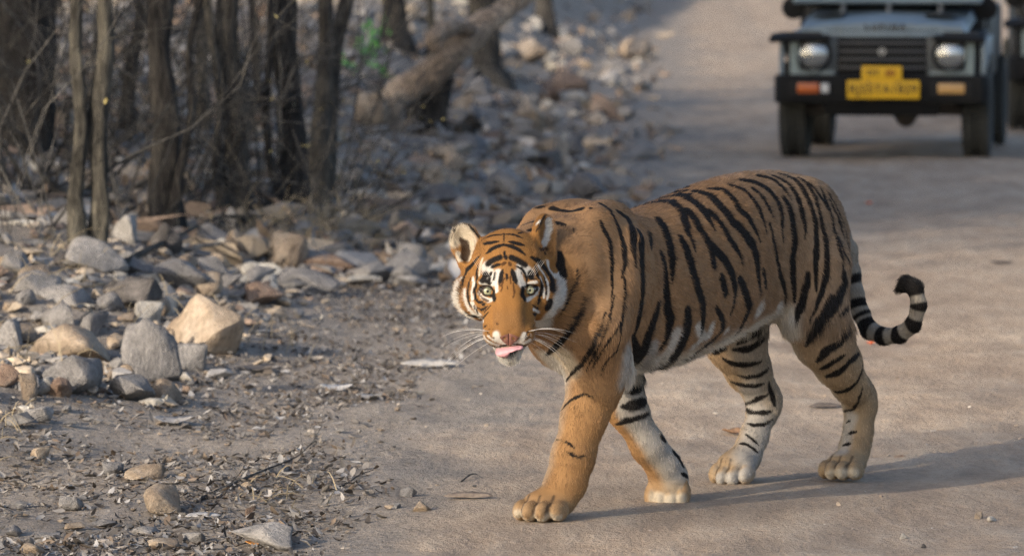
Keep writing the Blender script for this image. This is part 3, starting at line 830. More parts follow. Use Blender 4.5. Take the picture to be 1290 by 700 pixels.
def coat_colour(P, N):
    """colour of the coat at points P with normals N (tiger frame), plus an 'is dark' mask"""
    n = len(P); x, y, z = P.T
    u, v, w = tiger_frames(P)
    head = smoothstep(-.17, -.10, w) * (z > .3) * (x > .85)
    C = np.tile(np.array([.365, .222, .117]), (n, 1))
    C = lerp(C, (.335, .192, .094), smoothstep(.70, .92, z) * .7)                  # deeper along the back
    hind = smoothstep(.0, -.5, x)
    C = lerp(C, (.345, .25, .165), hind * .8)                                       # duller on the haunch
    C = lerp(C, (.43, .245, .105), smoothstep(.45, .30, z) * smoothstep(.1, .3, x) * .9)    # bright fore legs
    C = lerp(C, (.47, .36, .22), smoothstep(.5, .3, z) * hind * .5)
    nz = fbm(P, 22, 3, 5)
    # white below
    zb = np.interp(x, [-.8, -.55, -.35, -.1, .15, .4, .6, .75, .86], [.66, .505, .50, .455, .415, .405, .42, .45, .52])
    torso = (np.abs(y) < .21) & (z > zb - .05)
    bel = smoothstep(.075, .02, z - zb + nz * .012) * torso * (x < .7) * smoothstep(-.50, -.42, x) * np.where(x < -.22, smoothstep(.16, .11, np.abs(y)), 1)
    C = lerp(C, (.66, .60, .50), bel)
    inn = smoothstep(.15, .65, -np.sign(y + np.where(x > 0, .0, .0) + 1e-6) * N[:, 1] * 1.0)
    # inner faces of the right legs (they show) and of the left ones
    right_fore = (x > 0) & (x < .6) & (z < .47) & (y < .07)
    left_fore = (x >= .6) & (z < .47)
    rh = (x < -.2) & (y < 0) & (z < .52); lh = (x < -.3) & (y > 0) & (z < .5) & (np.abs(y) < .25)
    i1 = np.where(right_fore | rh, smoothstep(.0, .6, N[:, 1]), np.where(left_fore | lh, smoothstep(.1, .7, -N[:, 1]), 0)) * (x > -.81)
    i1 = i1 * np.where(rh | lh, .75, np.where(left_fore, .45, .95))
    C = lerp(C, (.47, .42, .345), np.clip(i1, 0, 1))
    low = smoothstep(.09, .03, z)
    C = lerp(C, (.47, .34, .20), low * .55)
    # head: rich orange, pale ear and ruff
    C = lerp(C, (.33, .160, .048), head * .95)
    C = lerp(C, (.26, .14, .058), head * (np.abs(u) < .045) * smoothstep(-.03, -.07, v) * .55)
    ruff = head * smoothstep(.132, .150, np.abs(u)) * smoothstep(.02, -.02, v) * smoothstep(-.12, -.09, w)
    C = lerp(C, (.62, .56, .46), ruff)
    C = lerp(C, (.68, .65, .58), head * smoothstep(-.148, -.160, v) * (w > -.02))
    thr = head * smoothstep(-.10, -.15, v) * smoothstep(.09, .03, w) * smoothstep(-.14, -.08, w)
    C = lerp(C, (.62, .58, .50), thr)
    # backs of the ears
    eb = head * (v > .10) * (np.abs(u) > .07) * (N @ HW < -.05)
    C = lerp(C, (.022, .020, .018), eb)
    C *= (1 + .10 * nz)[:, None]
    # tail
    arc, td = path_param(P, TAIL_PATH); tail = (td < .06) & (x < -.80) & (arc > .11)
    C = np.where(tail[:, None], np.array([.38, .34, .28])[None], C)
    # dust and dark fur between the toes, shade of the gaps painted in too
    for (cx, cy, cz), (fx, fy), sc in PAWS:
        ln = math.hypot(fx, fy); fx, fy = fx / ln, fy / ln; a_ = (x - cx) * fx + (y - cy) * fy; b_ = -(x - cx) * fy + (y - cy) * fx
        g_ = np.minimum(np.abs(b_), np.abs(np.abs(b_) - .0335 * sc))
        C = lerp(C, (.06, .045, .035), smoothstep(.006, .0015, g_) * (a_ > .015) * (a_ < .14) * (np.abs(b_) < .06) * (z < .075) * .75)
    dark = np.zeros(n)
    for a0, a1 in TAIL_RINGS:
        dark = np.maximum(dark, tail * smoothstep(a0 - .004, a0 + .004, arc + nz * .003) * smoothstep(a1 + .004, a1 - .004, arc + nz * .003))
    PAL = {'W': ((.64, .61, .55), 1.0), 'E': ((.58, .50, .38), 1.0), 'K': ((.016, .014, .013), 1.0), 'N': ((.07, .032, .014), .9), 'B': ((.05, .028, .016), .95)}
    C = lerp(C, PAL['K'][0], dark)
    wob = vnoise(P, 70, 3) * .0016 + vnoise(P, 28, 9) * .0018
    wob2 = vnoise(P, 9, 21)
    jobs = [(c, hw, pts, 1, b) for c, hw, b, pts in STROKES] + [(c, hw * 1.05, pts, -1, b) for c, hw, b, pts in STROKES if b]
    jobs.sort(key=lambda j: 'WENBK'.index(j[0]))
    face_z = EYE[2] - .25
    for c, hw, pts, sd, bd in jobs:
        S = np.array(pts, float).reshape(-1, 3) / 1000.0
        S[:, 1] *= sd
        onhead = S[0, 0] > .93 and S[0, 2] > .46
        hw = hw * 1e-4 * ((1.42 if c != 'W' else 1.15) if onhead else (1.62 if c == 'K' else 1.15))
        m = hw * 1.9 + .004
        sel = np.where(((P > S.min(0) - m) & (P < S.max(0) + m)).all(1))[0]
        if not len(sel): continue
        col = (.47, .44, .395) if c == 'W' and S[:, 2].mean() < .45 else PAL[c][0]
        Q = P[sel]; seg = np.linalg.norm(np.diff(S, axis=0), axis=1); tot = max(seg.sum(), 1e-6)
        best = np.full(len(sel), 9.0); a0 = 0
        if len(S) == 1: best = np.linalg.norm(Q - S[0], axis=1) / hw
        for (p, q), L in zip(zip(S[:-1], S[1:]), seg):
            t = np.clip((Q - p) @ (q - p) / max(L * L, 1e-9), 0, 1)
            d = np.linalg.norm(Q - p - t[:, None] * (q - p), axis=1)
            f = (a0 + t * L) / tot
            if c == 'K' and tot > hw * 5:
                prof = np.minimum(1, np.minimum((.78 if bd else .42) + 2.6 * f, (.30 if bd else .42) + 2.4 * (1 - f))) * (1 + .22 * wob2[sel] * (0 if onhead else 1))
            else: prof = 1.0
            best = np.minimum(best, d / (hw * prof)); a0 += L
        soft = .30 if c in 'KNB' else (.45 if onhead else .8)
        k = wob[sel] / hw * (.5 if onhead else 1.0)
        a = smoothstep(1 + soft, 1 - soft * .6, best + k) * PAL[c][1]
        C[sel] = lerp(C[sel], col, a)
        if c in 'KB': dark[sel] = np.maximum(dark[sel], a)
        elif c in 'WE': dark[sel] *= 1 - a
    C = C * np.where(C.max(1) > .53, .84, .76)[:, None]
    return np.clip(C, 0.004, 1), dark


TAIL_RINGS = []
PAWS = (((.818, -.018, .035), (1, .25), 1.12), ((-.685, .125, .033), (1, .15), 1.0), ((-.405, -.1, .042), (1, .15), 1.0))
_arc = lambda p: float(path_param(np.array([p], float), TAIL_PATH)[0][0])
for _a, _b in (((-.851, .062, .62), (-.863, .073, .594)), ((-.853, .083, .55), (-.85, .09, .522)), ((-.845, .097, .509), (-.848, .105, .497)), ((-.848, .108, .487), (-.849, .129, .463)),
               ((-.84, .15, .44), (-.835, .178, .44)), ((-.839, .205, .447), (-.824, .238, .44)), ((-.823, .262, .466), (-.824, .292, .486)), ((-.819, .305, .515), (-.82, .305, .542)), ((-.823, .300, .565), (-.823, .2, .575))):
    TAIL_RINGS.append((_arc(_a), _arc(_b) + (.1 if _b[1] == .2 else 0)))


def coat_flow(P, N, S):
    """direction the hair lies in"""
    D = np.zeros_like(P); W = np.zeros(len(P))
    for a, b, fl, r in S.flow:
        ab = b - a; L2 = ab @ ab
        t = np.clip((P - a) @ ab / L2, 0, 1) if L2 > 1e-9 else np.zeros(len(P))
        d = np.abs(np.linalg.norm(P - a - t[:, None] * ab, axis=1) - r * .9) + .012
        wgt = d ** -4; D += wgt[:, None] * (fl / np.linalg.norm(fl)); W += wgt
    D /= W[:, None]
    u, v, w = tiger_frames(P)
    head = smoothstep(-.26, -.16, w) * (P[:, 0] > .85) * (P[:, 2] > .45)
    R = P - hd(0, -.115, .13); R /= np.linalg.norm(R, axis=1)[:, None]
    chin = head * smoothstep(-.13, -.15, v)
    R = R * (1 - chin)[:, None] + (HW * .2 - HV)[None] * chin[:, None]
    D = D * (1 - head)[:, None] + R * head[:, None]
    D -= N * (D * N).sum(1)[:, None]
    return D / (np.linalg.norm(D, axis=1)[:, None] + 1e-6), head


def coat_length(P, N, head):
    x, y, z = P.T; u, v, w = tiger_frames(P)
    L = np.full(len(P), .020)
    L = np.where(z < .45, .012, L); L = np.where(z < .1, .008, L)
    zb = np.interp(x, [-.8, -.55, -.35, -.1, .15, .4, .6, .75, .86], [.66, .505, .50, .455, .415, .405, .42, .45, .52])
    L = np.maximum(L, .042 * smoothstep(.07, .0, z - zb) * (z > zb - .03) * (x < .7) * (x > -.6))
    L = np.maximum(L, .017 * smoothstep(.6, .8, x) * (z < .60) * (z > .42) * (head < .4) * smoothstep(.0, .5, N[:, 0]))
    arc, td = path_param(P, TAIL_PATH); tail = (td < .06) & (x < -.80) & (arc > .11)
    L = np.where(tail, np.where(arc > .70, .024, .013), L)
    f = np.full(len(P), .0075)
    side = smoothstep(.085, .125, np.abs(u)) * smoothstep(.07, .0, v) * smoothstep(.0, -.05, w) * smoothstep(-.17, -.13, w)
    f = f + .010 * side + .016 * side * smoothstep(.115, .15, np.abs(u))
    f = f + .018 * smoothstep(-.14, -.165, v) * (w > -.03) * (np.abs(u) < .05)
    ear = (v > .09) & (np.abs(u) > .065)
    f = np.where(ear, np.where(N @ HW > .1, .014, .009), f)
    face = (w > -.02) & (np.abs(u) < .075); f = np.where(face & (v < .02) & (v > -.14), .007, f)
    return L * (1 - head) + f * head


def make_tiger():
    rng = np.random.default_rng(11)
    S = build_tiger_sdf(0.0048)
    V, Q = S.surface()
    # light smoothing of the stair steps
    for _ in range(2):
        acc = np.zeros_like(V); cnt = np.zeros(len(V))
        for k in range(4):
            for j in (1, 3):
                np.add.at(acc, Q[:, k], V[Q[:, (k + j) % 4]]); np.add.at(cnt, Q[:, k], 1)
        V = V * .5 + acc / cnt[:, None] * .5
    e1, e2 = V[Q[:, 2]] - V[Q[:, 0]], V[Q[:, 3]] - V[Q[:, 1]]
    fn = np.cross(e1, e2); N = np.zeros_like(V)
    for k in range(4): np.add.at(N, Q[:, k], fn)
    N /= np.linalg.norm(N, axis=1)[:, None] + 1e-12
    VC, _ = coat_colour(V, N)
    skin = new_mat('tiger_coat', .9, spec=.1); t = NT(skin)
    t.link(t.new('ShaderNodeAttribute', attribute_name='col').outputs['Color'], t.b.inputs['Base Color'])
    VC = VC * .8
    root = obj('tiger', None)
    root.matrix_world = Matrix(((T_HEAD.x, T_LEFT.x, 0, T_ORG.x), (T_HEAD.y, T_LEFT.y, 0, T_ORG.y), (0, 0, 1, 0), (0, 0, 0, 1)))
    tag(root, 'orange tiger with black stripes walking across the dirt road with head turned and tongue out', 'tiger')
    obj('body', mesh_np('body', V, Q, skin, vcols=VC), root)
    # ---- fur
    T = np.concatenate([Q[:, [0, 1, 2]], Q[:, [0, 2, 3]]])
    A, B, Cc = V[T[:, 0]], V[T[:, 1]], V[T[:, 2]]
    area = np.linalg.norm(np.cross(B - A, Cc - A), axis=1) * .5
    cen = (A + B + Cc) / 3; u, v, w = tiger_frames(cen)
    hm = (w > -.2) & (cen[:, 0] > .85) & (cen[:, 2] > .45)
    dens = np.where(hm, 3.2, 1.0) * np.where(cen[:, 2] < .42, 1.4, 1.0)
    # eyes, nose leather and tongue stay bare
    for c, r in ((hd(-.0600, .000, .03), .0175), (hd(.0585, .004, .03), .0175)):
        dens *= np.linalg.norm(cen - c, axis=1) > r
    dens *= ~((np.abs(u) < .017) & (v < -.115) & (v > -.150) & (w > .07))
    pr = area * dens; pr /= pr.sum()
    n = NFUR
    ti = rng.choice(len(T), n, p=pr); a, b = rng.random((2, n)); fl = a + b > 1; a[fl], b[fl] = 1 - a[fl], 1 - b[fl]
    a, b = a[:, None], b[:, None]
    P = A[ti] * (1 - a - b) + B[ti] * a + Cc[ti] * b
    Nn = N[T[ti, 0]] * (1 - a - b) + N[T[ti, 1]] * a + N[T[ti, 2]] * b; Nn /= np.linalg.norm(Nn, axis=1)[:, None]
    D, head = coat_flow(P, Nn, S)
    L = coat_length(P, Nn, head) * rng.uniform(.65, 1.2, n)
    side = np.cross(Nn, D)
    clump = vnoise(P, 60, 4)[:, None] * .35 + vnoise(P, 14, 8)[:, None] * .25
    lift = (.30 + .14 * rng.standard_normal(n) + .22 * vnoise(P, 55, 6))[:, None]
    uu, vv, ww = tiger_frames(P)
    ruffm = head * smoothstep(.085, .13, np.abs(uu)) * smoothstep(.08, .0, vv)
    lift = lift + (ruffm * .05)[:, None]
    lift = lift * np.where((P[:, 0] > .55) & (P[:, 2] > .45) & (head < .5), .55, 1.0)[:, None]
    D0 = D + side * (clump + .10 * rng.standard_normal((n, 1))) + Nn * np.maximum(lift, .08); D0 /= np.linalg.norm(D0, axis=1)[:, None]
    K = 5
    pts = np.zeros((n, K, 3), np.float32)
    for i in range(K):
        s = i / (K - 1); pts[:, i] = P - Nn * .001 + D0 * (L * s)[:, None] - Nn * (L * .10 * s * s)[:, None] + np.array([0, 0, -1.0]) * (L * .10 * s * s)[:, None]
    # keep hair tips above the road
    pts[:, :, 2] = np.maximum(pts[:, :, 2], 0.001)
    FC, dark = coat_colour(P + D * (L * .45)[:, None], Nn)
    Pq = P - D * (P * D).sum(1)[:, None] * .8
    tuft = .26 * vnoise(Pq, 190, 31) + .20 * vnoise(Pq, 75, 33) + .08 * vnoise(P, 16, 35)
    FC = FC * (rng.uniform(.72, 1.22, n) * (1 + tuft))[:, None]
    me = bpy.data.hair_curves.new('fur')
    me.add_curves([K] * n)
    me.attributes['position'].data.foreach_set('vector', pts.ravel())
    ra = me.attributes.get('radius') or me.attributes.new('radius', 'FLOAT', 'POINT')
    rad = np.tile(np.array([1, .95, .8, .55, .2], np.float32), (n, 1)) * np.where(hm[ti], .00034, .00046)[:, None].astype(np.float32)
    ra.data.foreach_set('value', rad.ravel())
    ca = me.attributes.new('col', 'FLOAT_COLOR', 'CURVE')
    c4 = np.ones((n, 4), np.float32); c4[:, :3] = FC; ca.data.foreach_set('color', c4.ravel())
    fm = new_mat('tiger_fur', .55, spec=.25); t = NT(fm)
    at = t.new('ShaderNodeAttribute', attribute_name='col'); t.link(at.outputs['Color'], t.b.inputs['Base Color'])
    me.materials.append(fm)
    fur = obj('fur', me, root)
    return root, V, N, Q


NFUR = 330000
tiger, TV, TN, TQ = make_tiger()


def face_depth(u, v, r=.006):
    a, b, c = tiger_frames(TV)
    m = (np.hypot(a - u, b - v) < r) & (c > -.12)
    return float(np.percentile(c[m], 70)) if m.any() else 0.0


def head_mesh(name, V, Fc, mat, parent=tiger, cols=None):
    P = np.array([hd(*p) for p in V])
    mb = MB(); mb.add(P, Fc)
    if cols is not None: mb.c = [tuple(c) for c in cols]
    return mb.build(name, mat, parent, smooth=True)


def make_face():
    att = lambda nm, r, s: (lambda m: (NT(m).link(NT(m).new('ShaderNodeAttribute', attribute_name='col').outputs['Color'], NT(m).b.inputs['Base Color']), m)[1])(new_mat(nm, r, spec=s))
    eye_m = att('tiger_eye', .06, .6)
    lid_m = new_mat('tiger_eyelid', .5, (.012, .010, .009), spec=.4)
    nose_m = new_mat('tiger_nose', .45, (.17, .075, .055), spec=.45)
    t = NT(nose_m); nz = t.noise(None, 260, 2); t.bump(nz.outputs[0], .35, .002)
    tong_m = new_mat('tiger_tongue', .38, (.56, .29, .31), spec=.5)
    t = NT(tong_m); nz = t.noise(None, 420, 2); t.bump(nz.outputs[0], .4, .002)
    for (eu, ev, sg) in ((-.0600, .0005, -1), (.0585, .0035, 1)):
        d = face_depth(eu, ev, .010)
        r = .0185; c = (eu, ev, d - r * .52)
        V, Fc, Cl = [], [], []
        nr, ns = 22, 28
        for i in range(nr + 1):
            th = math.pi * .62 * i / nr                       # angle off the optical axis
            for k in range(ns):
                a = 2 * math.pi * k / ns
                V.append((c[0] + r * math.sin(th) * math.cos(a), c[1] + r * math.sin(th) * math.sin(a), c[2] + r * math.cos(th)))
                rr = r * math.sin(th) if th < 1.5 else r
                if rr < .0034: cl = (.006, .006, .006)
                elif rr < .0115:
                    f = (rr - .0034) / .0081; s = .85 + .3 * math.sin(a * 17 + 3 * math.sin(a * 5))
                    cl = tuple(np.array((.30, .29, .17)) * (1 - f) * s + np.array((.27, .29, .21)) * f * s)
                elif rr < .0128: cl = (.05, .05, .035)
                else: cl = (.05, .035, .028)
                Cl.append(cl)
        for i in range(nr):
            for k in range(ns):
                Fc.append((i * ns + k, i * ns + (k + 1) % ns, (i + 1) * ns + (k + 1) % ns, (i + 1) * ns + k))
        e = head_mesh('eye', V, Fc, eye_m, cols=Cl)
        # lids: an almond rim over the ball, drawn down to the inner corner
        V, Fc = [], []; n = 40
        for k in range(n):
            a = 2 * math.pi * k / n; ca, sa = math.cos(a), math.sin(a)
            x = .0185 * ca; yv = (.0082 * abs(sa) ** .8 if sa > 0 else -.0100 * abs(sa) ** .85)
            inner = -sg * x                                 # positive towards the nose
            yv -= .0075 * max(0, inner / .0185) ** 1.6; yv += .003 * max(0, -inner / .0185)
            xx = x * (1.0 if inner < 0 else 1.12)
            for (kx, dz) in ((1.32, -.006), (1.12, .0012), (1.0, .0024), (.94, -.001)):
                q = math.hypot(xx * kx, yv * kx)
                zz = math.sqrt(max(r * r - min(q, r * .98) ** 2, 0)) + c[2] + dz
                V.append((eu + xx * kx, ev + yv * kx, zz))
        for k in range(n):
            for j in range(3):
                Fc.append((k * 4 + j, ((k + 1) % n) * 4 + j, ((k + 1) % n) * 4 + j + 1, k * 4 + j + 1))
        head_mesh('eyelid', V, Fc, lid_m)
    # nose leather: follows the snout, with two nostrils
    ny, nx = 12, 23; V, Fc = [], []
    fa, fb, fc = tiger_frames(TV); near = (np.abs(fa) < .05) & (fb < -.08) & (fb > -.17) & (fc > .04); fa, fb, fc = fa[near], fb[near], fc[near]
    for i in range(ny):
        s = i / (ny - 1); v = -.1155 - .031 * s
        half = .0225 * (1 - s ** 1.5) + .0035
        for k in range(nx):
            q = 2 * k / (nx - 1) - 1; uu = q * half; vt = v + .004 * (1 - s) * (1 - q * q) - .006 * abs(q) * (1 - s)
            wt = np.exp(-((fa - uu) ** 2 + (fb - vt) ** 2) / .006 ** 2) + 1e-12
            d0 = float((wt * fc).sum() / wt.sum()) + .0045
            nost = math.exp(-((abs(uu) - .0125) / .004) ** 2 - ((vt + .1265 + .3 * (abs(uu) - .0125)) / .0036) ** 2)
            V.append((uu, vt, d0 - .009 * nost - .0025 * math.exp(-(uu / .0016) ** 2)))
    for i in range(ny - 1):
        for k in range(nx - 1): Fc.append((i * nx + k, (i + 1) * nx + k, (i + 1) * nx + k + 1, i * nx + k + 1))
    o = head_mesh('nose', V, Fc, nose_m)
    # tongue curling out over the lower lip, to its right
    V, Fc = [], []; nl, nw = 16, 13
    for i in range(nl):
        s = i / (nl - 1)
        for k in range(nw):
            q = 2 * k / (nw - 1) - 1
            half = .042 * math.sqrt(max(1 - (max(0, s - .45) / .56) ** 2.4, .0)) * (.8 + .2 * s)
            uu = -.001 + .004 * s + q * half
            drop = .016 * s * (1 - .30 * q)
            ww = .068 + .030 * math.sin(s * math.pi * .55) - .010 * q * q
            V.append((uu, -.1495 + .006 * q - drop - .003 * q * q, ww - .002 * math.exp(-(q / .15) ** 2)))
    for i in range(nl - 1):
        for k in range(nw - 1): Fc.append((i * nw + k, i * nw + k + 1, (i + 1) * nw + k + 1, (i + 1) * nw + k))
    o = head_mesh('tongue', V, Fc, tong_m)
    md = o.modifiers.new('thick', 'SOLIDIFY'); md.thickness = .006; md.offset = 0
    # whiskers
    rng = np.random.default_rng(4); pts = []
    for sg in (-1, 1):
        for i in range(13):
            row, j = divmod(i, 4)
            u0 = sg * (.050 + .006 * j); v0 = -.108 - .010 * row; w0 = face_depth(u0, v0) - .002
            ln = rng.uniform(.085, .15); up = .25 - .22 * row + rng.normal(0, .10)
            d = np.array([sg * 1.0, up, .25 + rng.normal(0, .1)]); d /= np.linalg.norm(d)
            sag = rng.uniform(.25, .55) * ln
            pts.append([hd(u0 + d[0] * ln * s, v0 + d[1] * ln * s - sag * s * s, w0 + d[2] * ln * s - .3 * ln * s * s) for s in np.linspace(0, 1, 9)])
    for sg in (-1, 1):                                       # brow
        for i in range(4):
            u0, v0 = sg * (.055 + .006 * i), .045; w0 = face_depth(u0, v0); ln = rng.uniform(.05, .08)
            pts.append([hd(u0 + sg * .5 * ln * s, v0 + ln * s * .75, w0 + .5 * ln * s - .25 * ln * s * s) for s in np.linspace(0, 1, 9)])
    pts = np.array(pts, np.float32)
    me = bpy.data.hair_curves.new('whiskers'); me.add_curves([9] * len(pts))
    me.attributes['position'].data.foreach_set('vector', pts.ravel())
    ra = me.attributes.get('radius') or me.attributes.new('radius', 'FLOAT', 'POINT')
    ra.data.foreach_set('value', np.tile(np.linspace(.00048, .0001, 9, dtype=np.float32), len(pts)))
    me.materials.append(new_mat('tiger_whisker', .4, (.50, .48, .45)))
    obj('whiskers', me, tiger)


make_face()
# ------------------------------------------------------------------ stones
import bmesh
RND = random.Random(5)


def rock_mat(name, c1, c2, c3):
    m = new_mat(name, .9, spec=.15); t = NT(m)
    tc = t.new('ShaderNodeTexCoord'); oi = t.new('ShaderNodeObjectInfo')
    ad = t.new('ShaderNodeVectorMath', operation='ADD'); t.link(tc.outputs['Object'], ad.inputs[0])
    sc = t.new('ShaderNodeVectorMath', operation='SCALE'); cx = t.new('ShaderNodeCombineXYZ')
    for k in range(3): t.link(oi.outputs['Random'], cx.inputs[k])
    t.link(cx.outputs[0], sc.inputs[0]); sc.inputs['Scale'].default_value = 40; t.link(sc.outputs[0], ad.inputs[1])
    n1 = t.noise(ad.outputs[0], 1.6, 6, .6); n2 = t.noise(ad.outputs[0], 9, 6, .7)
    r = t.ramp(n1.outputs[0], [(.30, c1), (.50, c2), (.70, c3)])
    g = t.ramp(n2.outputs[0], [(.3, (.6, .6, .6)), (.55, (1, 1, 1)), (.8, (1.25, 1.23, 1.2))])
    c = t.mix(1.0, r.outputs[0], g.outputs[0], 'MULTIPLY')
    v = t.ramp(oi.outputs['Random'], [(0, (.72, .72, .74)), (1, (1.25, 1.22, 1.18))])
    t.link(t.mix(1.0, c, v.outputs[0], 'MULTIPLY'), t.b.inputs['Base Color'])
    b = t.new('ShaderNodeBump', Strength=.6, Distance=.06); t.link(n2.outputs[0], b.inputs['Height']); t.link(b.outputs[0], t.b.inputs['Normal'])
    return m


ROCK = {'grey': rock_mat('grey_stone', (.15, .148, .147), (.235, .23, .225), (.33, .32, .31)),
        'tan': rock_mat('tan_stone', (.22, .17, .125), (.34, .275, .205), (.45, .385, .31)),
        'rust': rock_mat('rust_stone', (.16, .11, .082), (.26, .19, .145), (.35, .28, .22)),
        'pale': rock_mat('pale_stone', (.28, .265, .235), (.42, .40, .36), (.55, .53, .49)),
        'dark': rock_mat('dark_stone', (.05, .048, .047), (.095, .09, .088), (.16, .15, .145))}


def rock_mesh(seed, flat=.62, sub=2):
    rg = random.Random(seed); bm = bmesh.new()
    for _ in range(12):
        v = Vector((rg.gauss(0, 1), rg.gauss(0, 1), rg.gauss(0, 1))).normalized() * rg.uniform(.75, 1.05)
        bm.verts.new((v.x, v.y * rg.uniform(.75, 1), v.z * flat))
    r = bmesh.ops.convex_hull(bm, input=bm.verts)
    bmesh.ops.delete(bm, geom=list({e for e in r['geom_interior'] + r['geom_unused'] if isinstance(e, bmesh.types.BMVert)}), context='VERTS')
    bmesh.ops.dissolve_limit(bm, angle_limit=.25, verts=bm.verts, edges=bm.edges)
    bmesh.ops.bevel(bm, geom=list(bm.edges), offset=.10, segments=2, affect='EDGES', profile=.6)
    bmesh.ops.triangulate(bm, faces=bm.faces)
    if sub:
        bmesh.ops.subdivide_edges(bm, edges=[e for e in bm.edges if e.calc_length() > .28], cuts=sub, use_grid_fill=True)
        bmesh.ops.triangulate(bm, faces=bm.faces)
    for v in bm.verts:
        n = mnoise.noise(v.co * 2.1 + Vector((seed * 3.7, 0, 0))) * .07 + mnoise.noise(v.co * 5 + Vector((0, seed * 2.1, 0))) * .04
        v.co += v.co.normalized() * n
    me = bpy.data.meshes.new('stone'); bm.to_mesh(me); bm.free()
    for p in me.polygons: p.use_smooth = True
    try: me.set_sharp_from_angle(angle=math.radians(52))
    except Exception: pass
    return me


ROCK_ME = {}
for kname, mat in ROCK.items():
    ROCK_ME[kname] = []
    for sd in range(6):
        me = rock_mesh(sd * 5 + 1, .55 + .08 * (sd % 3)); me.materials.append(mat); ROCK_ME[kname].append(me)
PLACED = []


def put_rock(px, py, wpx, hpx, kind, label=None, group=None, seed=None, tilt=.25, name='rock', k=1.0):
    """a stone whose middle stands at a place of the photograph, wpx wide and hpx tall there"""
    p = at(px, py + hpx * .42)
    m = p.y / FPX; w, h = wpx * m * .60 * k, hpx * m * .74 * (.5 + .5 * k)
    sd = RND.randrange(6) if seed is None else seed
    o = obj(name, ROCK_ME[kind][sd], None, (p.x, p.y + w * .35, p.z + h * .38), (RND.uniform(-tilt, tilt), RND.uniform(-tilt, tilt), RND.uniform(0, 6.28)), (w * 1.05, w * .95, h / .6))
    tag(o, label, 'rock', group)
    PLACED.append((p.x, p.y, w))
    return o


HERO = [  # px, py, w, h, stone, label
    (205, 632, 62, 32, 'tan', 'rounded tan rock lying alone on the litter beside the forked twig'),
    (335, 677, 84, 26, 'grey', 'long flat grey rock with a rusty hollow lying on the dark litter'),
    (88, 634, 32, 18, 'grey', 'small smooth grey cobble lying on bare soil below the rubble'),
    (212, 493, 46, 30, 'tan', 'blunt tan rock at the foot of the stone heap, apart on the grit'),
    (158, 466, 36, 20, 'tan', 'small pale tan rock in front of the tall split rock'),
    (102, 436, 112, 48, 'tan', 'large wedge shaped tan rock with a dark right face in the heap'),
    (188, 450, 60, 72, 'grey', 'tall split grey rock with a tan top in the heap'),
    (252, 414, 86, 72, 'tan', 'biggest block of the heap, pale topped with a shadowed overhang'),
    (165, 373, 68, 40, 'dark', 'rounded dark slate blue boulder on top of the heap'),
    (213, 348, 74, 30, 'grey', 'broad low grey boulder behind the dark slate boulder'),
    (88, 473, 84, 46, 'grey', 'long grey slab leaning down the front of the heap'),
    (26, 428, 64, 42, 'grey', 'mossy grey boulder at the end of the heap with dry grass'),
    (240, 454, 52, 34, 'grey', 'flat grey slab sloping below the biggest block'),
    (329, 373, 54, 24, 'rust', 'rusty orange rock lying near the end of the fallen branch'),
    (363, 318, 52, 40, 'tan', 'upright tan rock standing among dead leaves under the trees'),
    (408, 335, 66, 20, 'rust', 'long brown rock half buried in dead leaves'),
    (388, 356, 78, 25, 'grey', 'low grey whaleback rock at the edge of the leaf litter'),
    (120, 322, 84, 42, 'grey', 'big blue grey boulder at the foot of the twin stemmed tree'),
    (206, 304, 38, 40, 'dark', 'upright dark grey rock at the foot of the thick trunk'),
    (260, 298, 60, 26, 'grey', 'flat grey rock under the sapling trunks, half in litter'),
    (171, 293, 52, 36, 'pale', 'pale grey boulder between the twin stemmed tree and the thick trunk'),
    (82, 373, 72, 22, 'grey', 'flat light grey slab lying behind the large wedge shaped rock'),
    (192, 395, 46, 26, 'pale', 'pale cream rock catching the sun in the middle of the heap'),
    (219, 387, 32, 24, 'pale', 'small cream rock tucked behind the biggest block'),
    (86, 402, 62, 30, 'grey', 'greenish grey rock wedged behind the large tan wedge'),
    (31, 488, 30, 30, 'tan', 'little upright tan stone at the foot of the grey slab'),
    (73, 490, 32, 22, 'rust', 'pinkish stone lying against the long grey slab'),
    (706, 107, 60, 40, 'rust', 'large reddish brown boulder standing beside the road verge'),
    (659, 142, 50, 38, 'tan', 'domed tan boulder beyond the fallen trunk'),
    (762, 137, 38, 36, 'rust', 'upright brown boulder at the verge of the road'),
    (696, 193, 50, 32, 'tan', 'ochre boulder with a flat sunlit face on the verge'),
    (466, 138, 46, 48, 'tan', 'tall tan boulder pressed against the root of the fallen trunk'),
    (747, 235, 64, 36, 'grey', 'dark grey boulder at the road edge behind the tiger'),
    (576, 206, 38, 28, 'tan', 'pale tan rock in the rubble before the fallen trunk'),
    (619, 176, 32, 26, 'rust', 'small brown boulder in the rubble beside the hollow arch'),
    (691, 152, 28, 18, 'tan', 'yellowish stone between the two reddish boulders'),
    (799, 64, 40, 30, 'tan', 'pale boulder far up the verge close to the road'),
    (717, 58, 48, 26, 'grey', 'grey slab far up the bank beyond the reddish boulder'),
    (666, 66, 44, 30, 'tan', 'tan block below the far tree trunk'),
    (640, 232, 60, 30, 'grey', 'low grey slab in the open rubble before the straight grey trunk'),
    (560, 250, 56, 26, 'grey', 'grey slab lying flat at the edge of rubble and leaf litter'),
]
for a in HERO: put_rock(*a[:5], label=a[5], tilt=.16, k=1.22)
